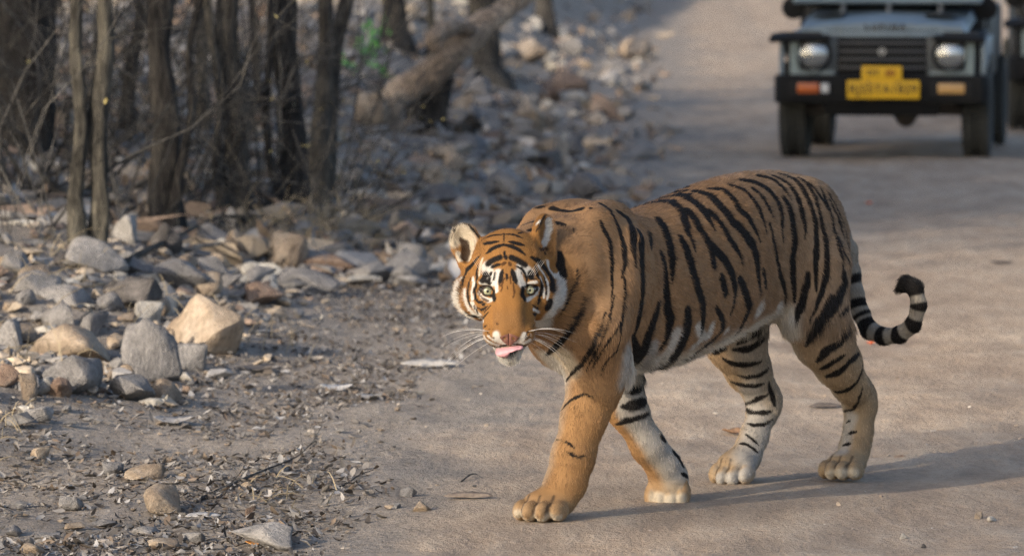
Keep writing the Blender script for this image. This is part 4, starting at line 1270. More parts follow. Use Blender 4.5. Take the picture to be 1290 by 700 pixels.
# the rest of the rubble: alike stones, told apart only by their place
GROUPS = {'grey': ('grey rubble stone',), 'tan': ('sandy tan rubble stone',), 'rust': ('rusty brown rubble stone',), 'pale': ('off white rubble stone',), 'dark': ('dark slate rubble stone',)}
MARKS = [(112, 300, 'twin stemmed tree'), (212, 290, 'thick dark trunk'), (295, 270, 'yellowish flanked trunk'), (372, 265, 'black leaning trunk'), (408, 270, 'two toned forked trunk'), (612, 100, 'straight grey trunk with spreading roots'),
         (690, 42, 'dark trunk far up the bank'), (498, 62, 'dark trunk behind the green sprig'), (30, 190, 'broad black trunk of the thicket'), (530, 150, 'hollow arch of the twisted trunk'), (160, 180, 'thin dark stem'), (258, 180, 'thin grey stem'), (330, 165, 'slim dark stem')]
SHORT = {'rounded tan rock lying alone': 'rounded tan rock', 'long flat grey rock with': 'long flat grey rock', 'small smooth grey cobble lying': 'smooth grey cobble', 'blunt tan rock at the': 'blunt tan rock', 'small pale tan rock in': 'small pale tan rock', 'large wedge shaped tan rock': 'large wedge shaped tan rock', 'tall split grey rock with': 'tall split grey rock', 'biggest block of the heap,': 'biggest block of the heap', 'rounded dark slate blue boulder': 'dark slate blue boulder', 'broad low grey boulder behind': 'broad low grey boulder', 'long grey slab leaning down': 'long leaning grey slab', 'mossy grey boulder at the': 'mossy grey boulder', 'flat grey slab sloping below': 'sloping grey slab', 'rusty orange rock lying near': 'rusty orange rock', 'upright tan rock standing among': 'upright tan rock', 'long brown rock half buried': 'half buried brown rock', 'low grey whaleback rock at': 'grey whaleback rock', 'big blue grey boulder at': 'big blue grey boulder', 'upright dark grey rock at': 'upright dark grey rock', 'flat grey rock under the': 'flat grey rock under the saplings', 'pale grey boulder between the': 'pale grey boulder between the trunks', 'flat light grey slab lying': 'flat light grey slab', 'pale cream rock catching the': 'pale cream rock', 'small cream rock tucked behind': 'small cream rock', 'greenish grey rock wedged behind': 'greenish wedged rock', 'little upright tan stone at': 'little upright tan stone', 'pinkish stone lying against the': 'pinkish stone', 'large reddish brown boulder standing': 'large reddish brown boulder', 'domed tan boulder beyond the': 'domed tan boulder', 'upright brown boulder at the': 'upright brown boulder', 'ochre boulder with a flat': 'ochre boulder', 'tall tan boulder pressed against': 'tall tan boulder by the root', 'dark grey boulder at the': 'dark grey boulder at the road edge', 'pale tan rock in the': 'pale tan rock before the twisted trunk', 'small brown boulder in the': 'small brown boulder by the hollow', 'yellowish stone between the two': 'yellowish stone', 'pale boulder far up the': 'pale boulder far up the verge', 'grey slab far up the': 'grey slab far up the bank', 'tan block below the far': 'tan block', 'low grey slab in the': 'low grey slab in open rubble', 'grey slab lying flat at': 'grey slab at the litter edge'}
cnt, tries = 0, 0
while cnt < 250 and tries < 6000:
    tries += 1
    heap = RND.random() < .4
    px, py = (RND.uniform(-20, 340), RND.uniform(325, 500)) if heap else (RND.uniform(-20, 830), RND.uniform(2, 520))
    lim = np.interp(py, [0, 150, 260, 330, 400, 520], [835, 815, 760, 560, 330, 215])
    if px > lim - abs(RND.gauss(0, 12)): continue
    if 600 < px and py > 250: continue
    s = RND.lognormvariate(0, .38) * np.interp(py, [0, 100, 250, 500], [15, 20, 27, 30]) * (1.25 if heap else 1)
    p = at(px, py); w = s * p.y / FPX
    if any((p.x - a) ** 2 + ((p.y - b) * .35) ** 2 < ((.30 if heap else .45) * (w + c)) ** 2 for a, b, c in PLACED): continue
    kd = RND.choices(['grey', 'tan', 'rust', 'pale', 'dark'], [.34, .34, .10, .18, .04] if heap else [.42, .22, .12, .14, .10])[0]
    near = min(HERO + MARKS, key=lambda hq: math.hypot(hq[0] - px, (hq[1] - py) * 1.6))[-1]
    near = ' '.join(near.split()[:5]) if len(near.split()) > 6 else near
    near = SHORT.get(near, near)
    lab = ('small' if s < 19 else 'large' if s > 30 else 'middling') + ' ' + GROUPS[kd][0] + ' near the ' + near
    put_rock(px, py, s, s * (RND.uniform(.35, .6) if heap else RND.uniform(.45, .8)), kd, lab, lab, tilt=.5); cnt += 1


def litter_stones(name, n, region, smin, smax, mats, seed):
    """uncountable gravel: small angular stones in one mesh"""
    rg = np.random.default_rng(seed)
    bases = []
    for k in range(6):
        me = rock_mesh(40 + k, .6, 0)
        v = np.zeros(len(me.vertices) * 3); me.vertices.foreach_get('co', v)
        bm = bmesh.new(); bm.from_mesh(me); bmesh.ops.triangulate(bm, faces=bm.faces)
        bmesh.ops.remove_doubles(bm, verts=bm.verts, dist=.22); bm.verts.index_update(); bm.faces.ensure_lookup_table()
        bases.append((np.array([x.co[:] for x in bm.verts]), np.array([[x.index for x in f.verts] for f in bm.faces if len(f.verts) == 3]))); bm.free(); bpy.data.meshes.remove(me)
    XY = region(rg, n); n = len(XY); z = ground_z(XY[:, 0], XY[:, 1])
    V, Fc, Cl = [], [], []; off = 0
    pal = np.array(mats)
    for i in range(n):
        b, f = bases[i % 6]; s = smin * (smax / smin) ** (rg.random() ** 2.2)
        a = rg.uniform(0, 6.28); ca, sa = math.cos(a), math.sin(a)
        q = b * (s * rg.uniform(.8, 1.3), s * rg.uniform(.7, 1.1), s * rg.uniform(.5, .9))
        tl = rg.normal(0, .35); q = np.stack([q[:, 0], q[:, 1] * math.cos(tl) - q[:, 2] * math.sin(tl), q[:, 1] * math.sin(tl) + q[:, 2] * math.cos(tl)], 1)
        q = np.stack([q[:, 0] * ca - q[:, 1] * sa, q[:, 0] * sa + q[:, 1] * ca, q[:, 2]], 1)
        V.append(q + (XY[i, 0], XY[i, 1], z[i] + s * .22)); Fc.append(f + off); off += len(b)
        Cl.append(np.tile(pal[rg.integers(len(pal))] * rg.uniform(.7, 1.25), (len(b), 1)))
    m = new_mat(name, .92, spec=.12); t = NT(m)
    att_ = t.new('ShaderNodeAttribute', attribute_name='col'); geo = t.new('ShaderNodeNewGeometry'); nz = t.noise(geo.outputs['Position'], 60, 4, .65)
    g = t.ramp(nz.outputs[0], [(.3, (.6, .6, .6)), (.7, (1.25, 1.25, 1.25))])
    t.link(t.mix(1.0, att_.outputs['Color'], g.outputs[0], 'MULTIPLY'), t.b.inputs['Base Color'])
    me = mesh_np(name, np.concatenate(V), np.concatenate(Fc), m, smooth=False, vcols=np.concatenate(Cl))
    return obj(name, me)


STONE_PAL = [(.20, .197, .195), (.26, .25, .24), (.16, .155, .15), (.32, .27, .21), (.26, .195, .15), (.38, .36, .32), (.29, .25, .205)]


def reg_bank(rg, n):
    Y = 1 / rg.uniform(1 / 125, 1 / 26, n * 2); px = rg.uniform(-380, 850, n * 2)
    X = (px - 645) / FPX * Y; d = road_edge(Y) - X
    k = (d > rg.uniform(-.3, .6, n * 2)) ; return np.stack([X, Y], 1)[k][:n]


def reg_near(rg, n):
    Y = rg.uniform(14.8, 27, n * 2); d = rg.gamma(2.0, .55, n * 2) + rg.uniform(-.4, .5, n * 2)
    X = road_edge(Y) - d; return np.stack([X, Y], 1)[:n]


def reg_road(rg, n):
    Y = 12180 / (rg.uniform(0, 720, n) + 106); r = rg.uniform(-.2, 6.2, n) ** 1.0
    X = road_edge(Y) + r; k = np.hypot(X - .5, Y - 16.6) > .5
    return np.stack([X, Y], 1)[k]


tag(litter_stones('rubble', 7000, reg_bank, .035, .20, STONE_PAL, 3), 'loose rubble of small broken stones covering the bank', 'rubble', kind='stuff')


def reg_heap(rg, n):
    Y = 12180 / (rg.uniform(275, 560, n * 2) + 106); px = rg.uniform(-280, 430, n * 2); X = (px - 645) / FPX * Y
    d = road_edge(Y) - X; k = d > np.interp(Y, [18, 22, 30], [1.15, .95, .7]) + rg.normal(0, .18, n * 2)
    return np.stack([X, Y], 1)[k][:n]


tag(litter_stones('heap_rubble', 2300, reg_heap, .018, .085, STONE_PAL + [(.40, .33, .25), (.36, .30, .23)], 9), 'broken stones filling the heap between the bigger rocks', 'rubble', kind='stuff')
tag(litter_stones('gravel', 4600, reg_near, .005, .028, [(.12, .115, .11), (.17, .165, .16), (.22, .20, .18), (.20, .165, .13), (.14, .13, .12)], 4), 'fine gravel strewn through the litter beside the road', 'gravel', kind='stuff')
tag(litter_stones('road_grit', 1500, reg_road, .003, .014, [(.36, .29, .22), (.26, .22, .19), (.42, .38, .33)], 6), 'scattered grit and pebbles on the dirt road', 'grit', kind='stuff')


# ------------------------------------------------------------------ dead leaves
def leaf_patch(name, n, region, smin, smax, pal, seed, flat=.35):
    rg = np.random.default_rng(seed); XY = region(rg, n); n = len(XY)
    z = ground_z(XY[:, 0], XY[:, 1])
    # a leaf: 3 x 5 points, pointed, curled along and across
    us = np.linspace(-1, 1, 5); ws = np.array([-1, 0, 1])
    half = np.array([.05, .42, .5, .36, .03])
    G = np.array([(u, w * half[i], 0) for i, u in enumerate(us) for w in ws])
    s = smin + (smax - smin) * rg.random(n) ** 1.6
    curl, fold = rg.uniform(-.1, .55, n), rg.uniform(-.2, .5, n)
    P = np.zeros((n, 15, 3)); P[:] = G
    P[:, :, 1] *= rg.uniform(.55, 1.1, n)[:, None]
    P[:, :, 2] = curl[:, None] * G[:, 0] ** 2 + fold[:, None] * np.abs(G[:, 1]) + rg.normal(0, .05, (n, 15))
    P *= s[:, None, None]
    a, b, c = rg.uniform(0, 6.28, n), rg.normal(0, flat, n), rg.normal(0, flat, n)
    ca, sa = np.cos(b)[:, None], np.sin(b)[:, None]; x, y, zz = P[..., 0], P[..., 1], P[..., 2]
    y, zz = y * ca - zz * sa, y * sa + zz * ca
    ca, sa = np.cos(c)[:, None], np.sin(c)[:, None]; x, zz = x * ca + zz * sa, -x * sa + zz * ca
    ca, sa = np.cos(a)[:, None], np.sin(a)[:, None]; x, y = x * ca - y * sa, x * sa + y * ca
    zz = zz - zz.min(1)[:, None] * .8 + .002 + rg.uniform(0, .02, n)[:, None] * (smax > .03)
    V = np.stack([x + XY[:, :1], y + XY[:, 1:], zz + z[:, None]], -1).reshape(-1, 3)
    q = np.array([(i * 3 + j, i * 3 + j + 1, i * 3 + j + 4, i * 3 + j + 3) for i in range(4) for j in range(2)])
    Fc = (q[None] + (np.arange(n) * 15)[:, None, None]).reshape(-1, 4)
    pal = np.array(pal); cl = pal[rg.integers(len(pal), size=n)] * rg.uniform(.65, 1.3, (n, 1))
    m = new_mat(name, .85, spec=.2); t = NT(m)
    t.link(t.new('ShaderNodeAttribute', attribute_name='col').outputs['Color'], t.b.inputs['Base Color'])
    return obj(name, mesh_np(name, V, Fc, m, smooth=True, vcols=np.repeat(cl, 15, 0)))


def reg_litter(rg, n):
    Y = 12180 / (rg.uniform(255, 730, n * 2) + 106); d = rg.gamma(2.2, .33, n * 2) - .1
    X = road_edge(Y) - d; P = np.stack([X, Y], 1)
    k = fbm(P * (1, .45), 2.2, 3, 40) + rg.normal(0, .35, n * 2) > -.28
    return P[k][:n]


LEAF_PAL = [(.10, .092, .085), (.145, .135, .125), (.18, .168, .155), (.055, .048, .043), (.12, .092, .070), (.09, .08, .072), (.07, .062, .056), (.14, .112, .088), (.25, .245, .24), (.22, .21, .20)]
tag(leaf_patch('leaf_litter', 17000, reg_litter, .004, .022, LEAF_PAL, 7), 'carpet of grey brown dead leaves along the road edge', 'leaf litter', kind='stuff')
tag(leaf_patch('bank_leaves', 4200, reg_bank, .025, .085, [(.22, .20, .18), (.15, .115, .085), (.33, .315, .30), (.28, .21, .15), (.10, .085, .075)], 8, .6), 'dead leaves caught between the stones of the bank', 'leaf litter', kind='stuff')

# single leaves, twigs and blossoms one can pick out
def big_leaf(px, py, wpx, hpx, col, label, curl=.25, name='dead_leaf', rz=None):
    p = at(px, py); m = p.y / FPX; L, Wd = wpx * m * .5, max(hpx * 2.2, wpx * .3) * m * .5
    us = np.linspace(-1, 1, 13); V, Fc = [], []
    rg = random.Random(int(px * 7 + py))
    for i, u in enumerate(us):
        h = max(1 - abs(u) ** 2.2, .02) ** .75
        for w in (-1, -.5, 0, .5, 1):
            V.append((u * L, w * Wd * h * (1 + .12 * math.sin(u * 9 + w)), L * (curl * u * u + .22 * abs(w) * h * (1 if w > 0 else .25) + rg.uniform(-.02, .02)) + .004))
    for i in range(12):
        for j in range(4): Fc.append((i * 5 + j, i * 5 + j + 1, (i + 1) * 5 + j + 1, (i + 1) * 5 + j))
    m_ = new_mat(name, .8, col, spec=.25); t = NT(m_); tc = t.new('ShaderNodeTexCoord'); nz = t.noise(tc.outputs['Object'], 90, 4)
    r = t.ramp(nz.outputs[0], [(.3, tuple(x * .65 for x in col)), (.7, tuple(min(1, x * 1.2) for x in col))]); t.link(r.outputs[0], t.b.inputs['Base Color'])
    mb = MB().add(V, Fc); o = mb.build(name, m_, None, smooth=True, loc=p, rot=(0, 0, rg.uniform(-.25, .25) if rz is None else rz))
    md = o.modifiers.new('thick', 'SOLIDIFY'); md.thickness = .0015
    return tag(o, label, 'leaf')


big_leaf(541, 463, 74, 14, (.36, .345, .32), 'large pale curled leaf lying on the road beside the tiger', .10)
big_leaf(424, 492, 42, 14, (.40, .39, .375), 'pale grey folded leaf at the inner edge of the road litter', .3)
big_leaf(465, 503, 34, 12, (.34, .32, .29), 'short drab leaf lying right beside the pale folded leaf', .3)
big_leaf(590, 628, 62, 9, (.20, .165, .135), 'brown flat leaf lying between two pebbles on the road', .08)
big_leaf(256, 652, 46, 9, (.36, .35, .335), 'flat whitish leaf beside the rounded tan rock', .05)
big_leaf(325, 467, 44, 14, (.17, .145, .12), 'dark curled leaf at the foot of the stone heap', .25)
big_leaf(218, 533, 52, 16, (.26, .25, .24), 'grey curled leaf in the dark litter below the heap', .3)
big_leaf(320, 686, 22, 10, (.42, .20, .06), 'small orange leaf caught in the hollow of the flat rock', .3)
big_leaf(922, 546, 24, 12, (.20, .12, .07), 'curled brown leaf with striped light beside the hind paw', .5, rz=.7)
big_leaf(1040, 514, 44, 4, (.10, .085, .075), 'thin dark leaf on the road between the hind legs', .04)
big_leaf(1262, 333, 30, 7, (.09, .075, .065), 'dark leaf on the road beyond the curled tail', .2)
for px, py, w, lab in ((1097, 435, 13, 'orange fallen blossom on the road below the curled tail'), (1095, 258, 11, 'orange red fallen blossom on the road between tiger and jeep')):
    p = at(px, py); r = w * p.y / FPX * .5; V, Fc = [], []
    for k in range(5):
        a = k * 1.257; o_ = len(V); ca, sa = math.cos(a), math.sin(a)
        for (q, wd, h) in ((.05, .1, .25), (.5, .38, .5), (.85, .32, .75), (1.05, .05, .8)):
            for s_ in (-1, 1): V.append((r * (q * ca - wd * s_ * sa), r * (q * sa + wd * s_ * ca), r * h))
        for i in range(3): Fc.append((o_ + i * 2, o_ + i * 2 + 1, o_ + i * 2 + 3, o_ + i * 2 + 2))
    o = MB().add(V, Fc).build('blossom', new_mat('blossom', .6, (.72, .14, .035)), None, loc=p); tag(o, lab, 'blossom')
PEB = [(15, 668, 30, 13, 'grey', 'flat grey stone sunk in soil near the smooth cobble'), (60, 676, 42, 15, 'grey', 'broad flat grey stone beside the sunken grey stone'), (32, 692, 50, 12, 'tan', 'flat tan stone just below the broad flat grey stone'),
       (188, 668, 50, 12, 'grey', 'thin grey slab lying below the rounded tan rock'), (208, 685, 60, 12, 'tan', 'thin tan slab lying flat below the thin grey slab'), (240, 678, 46, 12, 'grey', 'thin grey slab between the tan slab and the long flat rock'),
       (129, 658, 32, 10, 'grey', 'small low grey stone between the cobble and the thin slab'), (94, 663, 34, 10, 'tan', 'small low tan stone right below the smooth cobble'), (308, 611, 26, 10, 'tan', 'small tan stone lying under the forked twig'), (139, 589, 40, 14, 'grey', 'low grey stone in the litter above the smooth cobble'), (514, 620, 22, 12, 'grey', 'dark grey pebble on the road beside the brown flat leaf'), (527, 638, 32, 14, 'tan', 'flat tan pebble on the road below the dark pebble'),
       (1137, 675, 13, 9, 'pale', 'pale pebble on the bare road in front of the hind paws'), (1136, 575, 18, 5, 'rust', 'thin brown chip on the road beside the hind paw'),
       (1234, 649, 13, 9, 'tan', 'tan pebble of a pair lying on the open road'), (1250, 653, 16, 8, 'pale', 'cream pebble of a pair lying on the open road'), (318, 646, 22, 14, 'rust', 'reddish angular stone on the litter near the whitish leaf'),
       (1163, 687, 9, 7, 'dark', 'tiny dark pebble on the road near the pale pebble'), (1015, 300, 16, 6, 'dark', 'dark chip of stone on the open road beyond the tiger'),
       (57, 572, 42, 16, 'tan', 'flat tan stone in the litter near the small cobble'), (185, 595, 56, 18, 'tan', 'low tan stone half sunk in litter above the rounded rock'), (350, 590, 40, 14, 'grey', 'low grey stone behind the forked twig')]
for a in PEB: put_rock(*a[:5], label=a[5], tilt=.15, name='pebble')
# ------------------------------------------------------------------ trees, the twisted trunk, shrubs, twigs
def bark_mat(name, c1, c2, c3, stretch=.18):
    m = new_mat(name, .92, spec=.12); t = NT(m)
    geo = t.new('ShaderNodeNewGeometry'); mp = t.new('ShaderNodeMapping'); t.link(geo.outputs['Position'], mp.inputs[0]); mp.inputs['Scale'].default_value = (1, 1, stretch)
    n1 = t.noise(geo.outputs['Position'], 3.2, 4, .6); n2 = t.noise(mp.outputs[0], 42, 6, .7)
    r = t.ramp(n1.outputs[0], [(.32, c1), (.52, c2), (.70, c3)])
    g = t.ramp(n2.outputs[0], [(.32, (.25, .25, .25)), (.52, (.95, .95, .95)), (.68, (1.9, 1.85, 1.7))])
    t.link(t.mix(1.0, r.outputs[0], g.outputs[0], 'MULTIPLY'), t.b.inputs['Base Color'])
    t.bump(n2.outputs[0], .9, .03)
    return m


BARK_DARK = bark_mat('dark_bark', (.026, .024, .023), (.046, .043, .040), (.075, .070, .063))
BARK_GREY = bark_mat('grey_bark', (.040, .037, .033), (.072, .067, .060), (.13, .12, .10))
BARK_PALE = bark_mat('pale_bark', (.036, .034, .030), (.066, .062, .053), (.12, .112, .092))
BARK_TAN = bark_mat('tan_wood', (.16, .12, .09), (.32, .25, .19), (.50, .41, .32), .5)
TWIG = bark_mat('twig_bark', (.044, .043, .042), (.075, .073, .070), (.13, .125, .118))


def leaf_mat(name, col):
    return new_mat(name, .6, col, spec=.3)


YELLOW_LEAF, GREEN_LEAF, BROWN_LEAF = leaf_mat('yellow_leaf', (.30, .25, .10)), leaf_mat('green_leaf', (.10, .32, .075)), leaf_mat('brown_leaf', (.22, .13, .06))
OLIVE_LEAF = leaf_mat('olive_leaf', (.065, .085, .032))


def bark_tube(pts, rads, seg=16, rough=.10, seed=0, sub=6):
    """a trunk with an uneven skin"""
    pts, rads = np.array(pts, float), np.array(rads, float)
    n = len(pts); tt = np.linspace(0, n - 1, (n - 1) * sub + 1)
    P = np.stack([np.interp(tt, range(n), pts[:, k]) for k in range(3)], 1); Rr = np.interp(tt, range(n), rads)
    for _ in range(3):
        P[1:-1] = (P[:-2] + 2 * P[1:-1] + P[2:]) / 4
    V, Fc = tube_np(P, Rr, seg)
    m = len(P) * seg; ring = np.repeat(np.arange(len(P)), seg)
    d = V[:m] - P[ring]; ln = np.linalg.norm(d, axis=1)[:, None] + 1e-9; d = d / ln
    q = V[:m] + seed * 7.3
    nn = fbm(q * (1, 1, .35), 1.1 / max(rads.mean(), .02), 3, seed)[:, None]
    V[:m] += d * ln * rough * nn
    return V, Fc


def twigs(mb, p, d, L, r, depth, rg, tips, bend=.35, nseg=4, split=(2, 3), shrink=.66, up=.05):
    pts = [np.array(p, float)]; d = np.array(d, float)
    for i in range(nseg):
        d = d + np.array([rg.gauss(0, bend), rg.gauss(0, bend), rg.gauss(0, bend) + up]) * .5; d /= np.linalg.norm(d)
        pts.append(pts[-1] + d * L / nseg)
    mb.tube(pts, np.linspace(r, r * (.62 if depth else .3), nseg + 1), 6 if r > .012 else (5 if r > .006 else 3))
    if depth == 0:
        tips.append((pts[-1], d)); return
    for k in range(rg.randint(*split)):
        j = rg.randint(max(1, nseg - 2), nseg)
        nd = d + np.array([rg.gauss(0, .55), rg.gauss(0, .55), rg.gauss(0, .45)]); nd /= np.linalg.norm(nd)
        twigs(mb, pts[j], nd, L * rg.uniform(.55, .85), r * shrink * rg.uniform(.7, 1), depth - 1, rg, tips, bend, nseg, split, shrink, up)


def leaf_mesh(mb, p, d, s, rg):
    a = np.cross(d, [rg.gauss(0, 1), rg.gauss(0, 1), rg.gauss(0, 1)]); a = a / (np.linalg.norm(a) + 1e-6)
    d = np.array(d) + np.array([rg.gauss(0, .5) for _ in range(3)]); d /= np.linalg.norm(d); nrm = np.cross(a, d)
    p = np.array(p)
    mb.add([p, p + d * s * .5 + a * s * .3 + nrm * s * .1, p + d * s, p + d * s * .5 - a * s * .3 + nrm * s * .1], [(0, 1, 2), (0, 2, 3)])


def make_tree(stems, bark, label, seed, limbs=5, limb_z=(2.2, 6.0), leaves=0, group=None, limb_len=1.6, depth=2, leaf=None, leaf_s=.08, name='tree'):
    """stems: list of (points, radii) in world coordinates; the thing stands at the first stem's foot"""
    rg = random.Random(seed); foot = Vector(stems[0][0][0])
    root = obj(name, None, None, foot); tag(root, label, 'tree', group)
    for k, (pts, rads) in enumerate(stems):
        P = np.array(pts) - np.array(foot)
        P = np.vstack([P[:1] - (0, 0, .25), P]); R = np.concatenate([[rads[0] * 1.35], rads])
        V, Fc = bark_tube(P, R, 18, .20, seed + k)
        MB().add(V, Fc).build('trunk', bark, root, smooth=True)
    tips = []; mb = MB()
    for k in range(limbs):
        pts, rads = stems[k % len(stems)]; P = np.array(pts) - np.array(foot)
        z = rg.uniform(*limb_z); x = [np.interp(z, P[:, 2], P[:, c]) for c in range(2)]; r = float(np.interp(z, P[:, 2], rads))
        a = rg.uniform(0, 6.28)
        twigs(mb, (x[0], x[1], z), (math.cos(a), math.sin(a), rg.uniform(.1, .7)), limb_len * rg.uniform(.7, 1.2), r * .42, depth, rg, tips)
    top = np.array(stems[0][0][-1]) - np.array(foot)
    for k in range(3): twigs(mb, top, (rg.gauss(0, .5), rg.gauss(0, .5), 1), limb_len, stems[0][1][-1] * .7, depth, rg, tips)
    br = mb.build('limbs', bark, root)
    if leaves:
        lm = MB()
        for k in range(leaves):
            p, d = tips[rg.randrange(len(tips))]
            leaf_mesh(lm, np.array(p) + np.array([rg.gauss(0, .12) for _ in range(3)]), d, leaf_s * rg.uniform(.6, 1.3), rg)
        lm.build('crown', leaf or OLIVE_LEAF, root)
    return root


def stem_px(path, Y, seedz=0.0, extra=4.5, depth=0.0):
    """trunk through places of the photograph at distance Y: (px, py, width px); goes on above the frame"""
    P, R = [], []
    for i, (px, py, w) in enumerate(path):
        d = ray(px, py); t = (Y + depth * i) / d.y
        jx = .022 * math.sin(px * 1.7 + py * .31) * (i > 0); P.append((t * d.x + jx, t * d.y, CAM_H + t * d.z)); R.append(w * .43 * Y / FPX * (1 + .10 * math.sin(px * 3.1 + py)))
    a, b = np.array(P[-2]), np.array(P[-1]); dv = (b - a) / np.linalg.norm(b - a)
    for k in range(3):
        P.append(tuple(b + dv * extra * (k + 1) / 3 + np.array((.12 * math.sin(seedz + k * 2), .1 * math.cos(seedz * 2 + k), 0)))); R.append(R[len(path) - 1] * (.85 - .22 * k))
    g = gz(P[0][0], P[0][1])
    P[0] = (P[0][0], P[0][1], min(P[0][2], g + .02))
    return P, R


def Yat(px, py): return at(px, py).y


y1 = Yat(112, 312)
make_tree([stem_px([(100, 312, 34), (97, 250, 25), (99, 150, 22), (96, 60, 20), (93, -20, 19)], y1, 1), stem_px([(122, 312, 34), (122, 250, 28), (124, 150, 25), (131, 60, 24), (136, -20, 22)], y1 + .05, 2)],
          BARK_PALE, 'twin stemmed pale barked tree standing beside the dark thicket', 1, 6, (1.9, 5))
y2 = Yat(212, 297)
make_tree([stem_px([(212, 300, 62), (210, 240, 48), (207, 150, 44), (203, 60, 40), (200, -20, 38)], y2, 3), stem_px([(216, 290, 26), (226, 220, 16), (238, 140, 13), (240, 60, 12), (252, -20, 11)], y2 - .1, 23)], BARK_DARK, 'thick dark trunk with flared foot between the twin stemmed tree and the saplings', 2, 6, (1.9, 5))
y3 = Yat(295, 278)
make_tree([stem_px([(296, 282, 60), (294, 220, 47), (290, 140, 42), (288, 60, 38), (286, -20, 36)], y3, 4), stem_px([(286, 280, 24), (272, 210, 15), (276, 130, 13), (268, 50, 12), (262, -20, 11)], y3 - .1, 24)], BARK_GREY, 'grey barked trunk with a sunlit yellowish flank and dead leaves heaped at its foot', 3, 6, (1.9, 5))
y4 = Yat(372, 272)
make_tree([stem_px([(376, 278, 54), (372, 220, 44), (364, 140, 41), (357, 60, 40), (352, -20, 38)], y4, 5), stem_px([(366, 275, 20), (345, 210, 13), (338, 130, 12), (342, 50, 11), (334, -20, 10)], y4 - .1, 25)], BARK_DARK, 'dark almost black trunk leaning slightly, close beside the forked pale trunk', 4, 6, (1.9, 5))
y5 = Yat(405, 272) + .4
make_tree([stem_px([(404, 280, 48), (406, 220, 36), (410, 140, 32), (408, 60, 26), (404, -20, 22)], y5, 6), stem_px([(408, 275, 36), (411, 200, 26), (416, 120, 25), (428, 60, 24), (440, -20, 22)], y5 + .08, 7)],
          BARK_GREY, 'two toned trunk forking upwards at the end of the tree row', 5, 5, (1.9, 5))
y6 = Yat(612, 100)
make_tree([stem_px([(616, 104, 78), (613, 84, 52), (612, 50, 46), (611, 10, 44), (610, -30, 42)], y6, 8)], BARK_GREY, 'straight grey trunk with spreading roots behind the twisted trunk', 6, 4, (2.4, 6))
y7 = Yat(690, 42)
make_tree([stem_px([(690, 46, 46), (686, 20, 32), (682, -5, 28), (680, -30, 26)], y7, 9)], BARK_DARK, 'dark trunk far up the bank above the tan block', 7, 3, (2.4, 6))
y8 = Yat(497, 62)
make_tree([stem_px([(500, 66, 60), (498, 40, 44), (497, 10, 40), (496, -30, 38)], y8, 10)], BARK_DARK, 'dark shadowed trunk behind the green sprig', 8, 3, (2.4, 6))
y9 = Yat(542, 72)
make_tree([stem_px([(541, 76, 16), (541, 40, 12), (543, 0, 11), (544, -30, 10)], y9, 11)], BARK_PALE, 'slim pale sapling stem behind the bend of the twisted trunk', 9, 3, (2.2, 6))
y10 = Yat(30, 190)
make_tree([stem_px([(28, 200, 120), (30, 140, 92), (36, 60, 84), (40, -20, 78)], y10, 12)], BARK_DARK, 'broad black trunk inside the dark thicket', 10, 7, (1.6, 5))
make_tree([stem_px([(160, 170, 30), (166, 100, 22), (176, 30, 20), (180, -20, 18)], Yat(160, 170), 13)], BARK_DARK, 'thin dark stem behind the twin stemmed tree', 11, 4, (2, 5))
make_tree([stem_px([(258, 175, 26), (252, 100, 18), (250, 30, 16), (248, -20, 15)], Yat(258, 175), 14)], BARK_GREY, 'thin grey stem behind the gap of the thick trunk', 12, 4, (2, 5))
make_tree([stem_px([(330, 160, 22), (328, 100, 16), (322, 30, 14), (320, -20, 13)], Yat(330, 160), 15)], BARK_DARK, 'slim dark stem behind the yellowish flanked trunk', 13, 4, (2, 5))

# the twisted fallen trunk with its hollow arch
yl = Yat(520, 168)
def lp(px, py, dy=0.0):
    d = ray(px, py); t = (yl + dy) / d.y; return (t * d.x, t * d.y, CAM_H + t * d.z)
k_ = yl / FPX
tw = obj('twisted_trunk', None, None, lp(505, 165)); F0 = np.array(tw.location)
tag(tw, 'twisted tan trunk arching over a black hollow and leaning up the bank', 'tree')
def tw_part(name, path, mat, seed, rough=.16):
    P = np.array([lp(a, b, c) for a, b, w, c in path]) - F0; V, Fc = bark_tube(P, [w * k_ for a, b, w, c in path], 18, rough, seed)
    return MB().add(V, Fc).build(name, mat, tw, smooth=True)
tw_part('trunk', [(496, 178, 24, 0), (491, 152, 17, 0), (494, 128, 17, 0), (510, 110, 18, .05), (542, 97, 21, .1), (560, 76, 21, .15), (580, 55, 20, .2), (606, 34, 18, .3), (634, 14, 15, .4), (662, -6, 13, .5), (700, -40, 11, .6)], BARK_TAN, 31)
tw_part('root', [(546, 182, 22, .2), (543, 150, 19, .2), (545, 122, 20, .2), (556, 92, 19, .15)], BARK_DARK, 32)
tw_part('root', [(470, 172, 20, -.1), (478, 150, 14, -.1), (490, 135, 12, 0), (500, 122, 12, 0)], BARK_TAN, 33)
tw_part('burl', [(552, 66, 8, -.2), (545, 52, 12, -.2), (556, 40, 13, -.1), (575, 34, 10, 0), (592, 38, 9, .1)], BARK_TAN, 34)
tw_part('root', [(522, 172, 11, .5), (520, 140, 12, .5), (524, 112, 14, .4)], BARK_DARK, 35)
tw_part('broken_stub', [(600, 150, 13, .0), (590, 160, 11, .0), (576, 166, 8, -.1)], BARK_DARK, 36)

